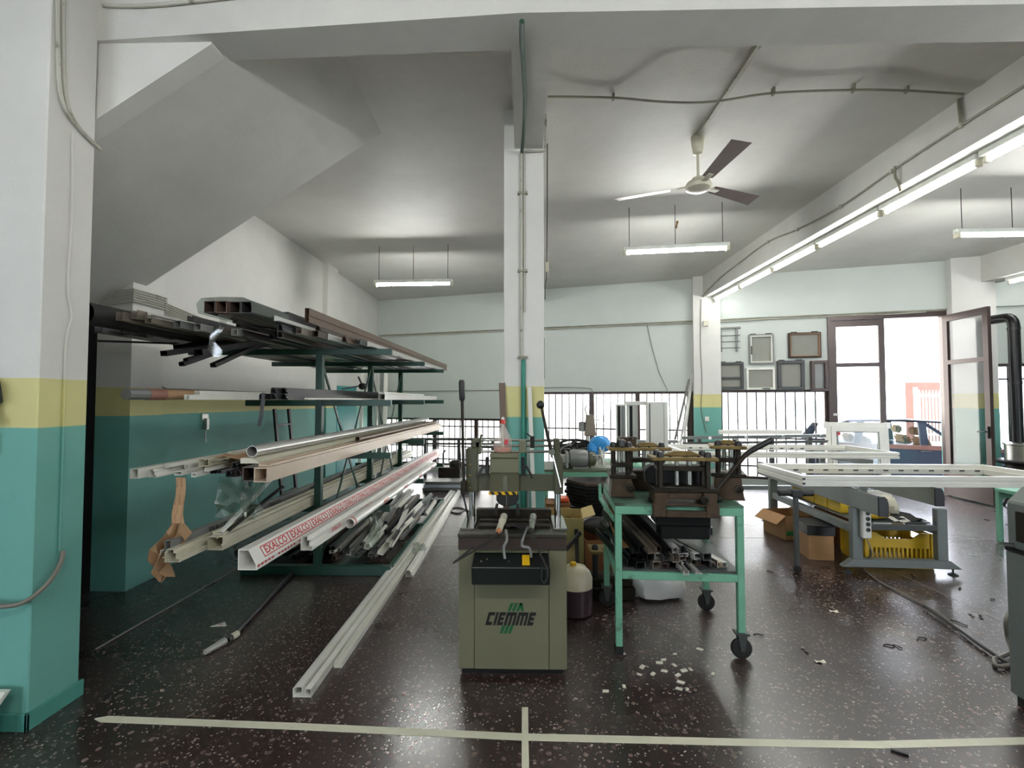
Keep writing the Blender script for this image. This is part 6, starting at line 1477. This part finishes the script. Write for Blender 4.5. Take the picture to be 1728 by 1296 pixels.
# ------------------------------------------------------------------ floor tape and litter
tl = [PZ(160, 1213, 0), PZ(500, 1226, 0), PZ(886, 1244, 0), PZ(1300, 1254, 0), PZ(1480, 1257, 0), PZ(1900, 1246, 0)]
tw = .024
def tape(b, pts, w):
    g = []
    for i, p in enumerate(pts):
        d = (pts[min(i + 1, len(pts) - 1)] - pts[max(i - 1, 0)]).normalized(); n = V((-d.y, d.x, 0))
        k = .15 if i == 0 else 1
        g.append([p + n * w * k + V((0, 0, .0009)), p - n * w * k + V((0, 0, .0009))])
    b.sheet(g, .0012)
ta = [tl[0]] + [tl[0] + (tl[1] - tl[0]) * .05] + tl[1:]
tag(part(None, 'floor_tape', M_tape, lambda b: tape(b, ta, tw)), 'pale tape line stuck across the terrazzo before the router', 'tape')
tv = [PZ(886, 1194, 0), PZ(886, 1240, 0), PZ(887, 1330, 0)]
tag(part(None, 'floor_tape', M_tape, lambda b: (b.sheet([[p + V((-.016, 0, .0018)), p + V((.016, 0, .0018))] for p in tv], .0012))), 'short pale tape running towards the router across the long line', 'tape')
M_chip = mat('pale_chip', (226, 222, 206), .5)
chips = [(1048, 1095), (1052, 1103), (1084, 1126), (1079, 1139), (1102, 1138), (1113, 1119), (1120, 1114), (1121, 1133), (1138, 1123), (1139, 1104), (1144, 1140), (1149, 1152), (1146, 1163), (1160, 1164), (1154, 1132), (1165, 1130), (1181, 1096), (1203, 1138), (1053, 1159), (1022, 1167)]
rnd = random.Random(33); first = None
for k, (px, py) in enumerate(chips):
    p = PZ(px, py, 0)
    if first is None:
        first = tag(part(None, 'plastic_chip', M_chip, lambda b: b.prism([(-.013, -.008), (.011, -.009), (.014, .007), (-.009, .009)], .001, .005, 'z')), 'small pale plastic chip on the floor before the trolley', 'chip', 'pale chips before the trolley')
        o = first
    else:
        o = first.copy(); COL.objects.link(o)
    o.location = V((p.x, p.y, .001)); o.rotation_euler.z = rnd.uniform(0, 6.28); s_ = rnd.uniform(.8, 1.5); o.scale = (s_ * 1.2, s_, 1)
darks = [(1300, 965), (1372, 940), (1395, 958), (1408, 1008), (1480, 1010), (1620, 994), (1675, 1012), (1640, 1040), (1655, 1042), (1500, 1090), (1555, 1078), (1515, 1092), (1280, 1072), (1358, 1100), (1665, 878), (1700, 886), (1618, 1052), (1540, 972)]
firstd = None
for k, (px, py) in enumerate(darks):
    p = PZ(px, py, 0)
    if firstd is None:
        firstd = tag(part(None, 'swarf_curl', M_blackm, lambda b: b.tube(smoothpts([(-.04, 0, .004), (-.015, .012, .008), (.012, -.004, .006), (.04, .01, .004)], 3), .004, 5)), 'dark curl of swarf on the floor round the bench', 'swarf', 'dark swarf on the floor')
        o = firstd
    else:
        o = firstd.copy(); COL.objects.link(o)
    o.location = V((p.x, p.y, .0005)); o.rotation_euler.z = rnd.uniform(0, 6.28); s_ = rnd.uniform(.6, 1.3); o.scale = (s_, s_, 1)
p = PZ(1518, 1272, 0)
tag(part(None, 'rubber_scrap', M_black, lambda b: b.prism([(p.x - .03, p.y + .012), (p.x + .025, p.y - .02), (p.x + .035, p.y - .008), (p.x - .02, p.y + .022)], .001, .010, 'z')), 'black rubber scrap lying by the tape line', 'scrap')
for (px, py, l) in ((1407, 1033, 'white crumpled paper bit on the floor near the bench'), (1384, 1118, 'white paper bit on the floor before the bench')):
    p = PZ(px, py, 0)
    tag(part(None, 'paper_bit', M_chip, lambda b: b.sheet([[p + V((-.03 + .02 * j, -.012 + .012 * i, .006 + .006 * math.sin(j * 2 + i))) for j in range(4)] for i in range(3)], .002)), l, 'paper')
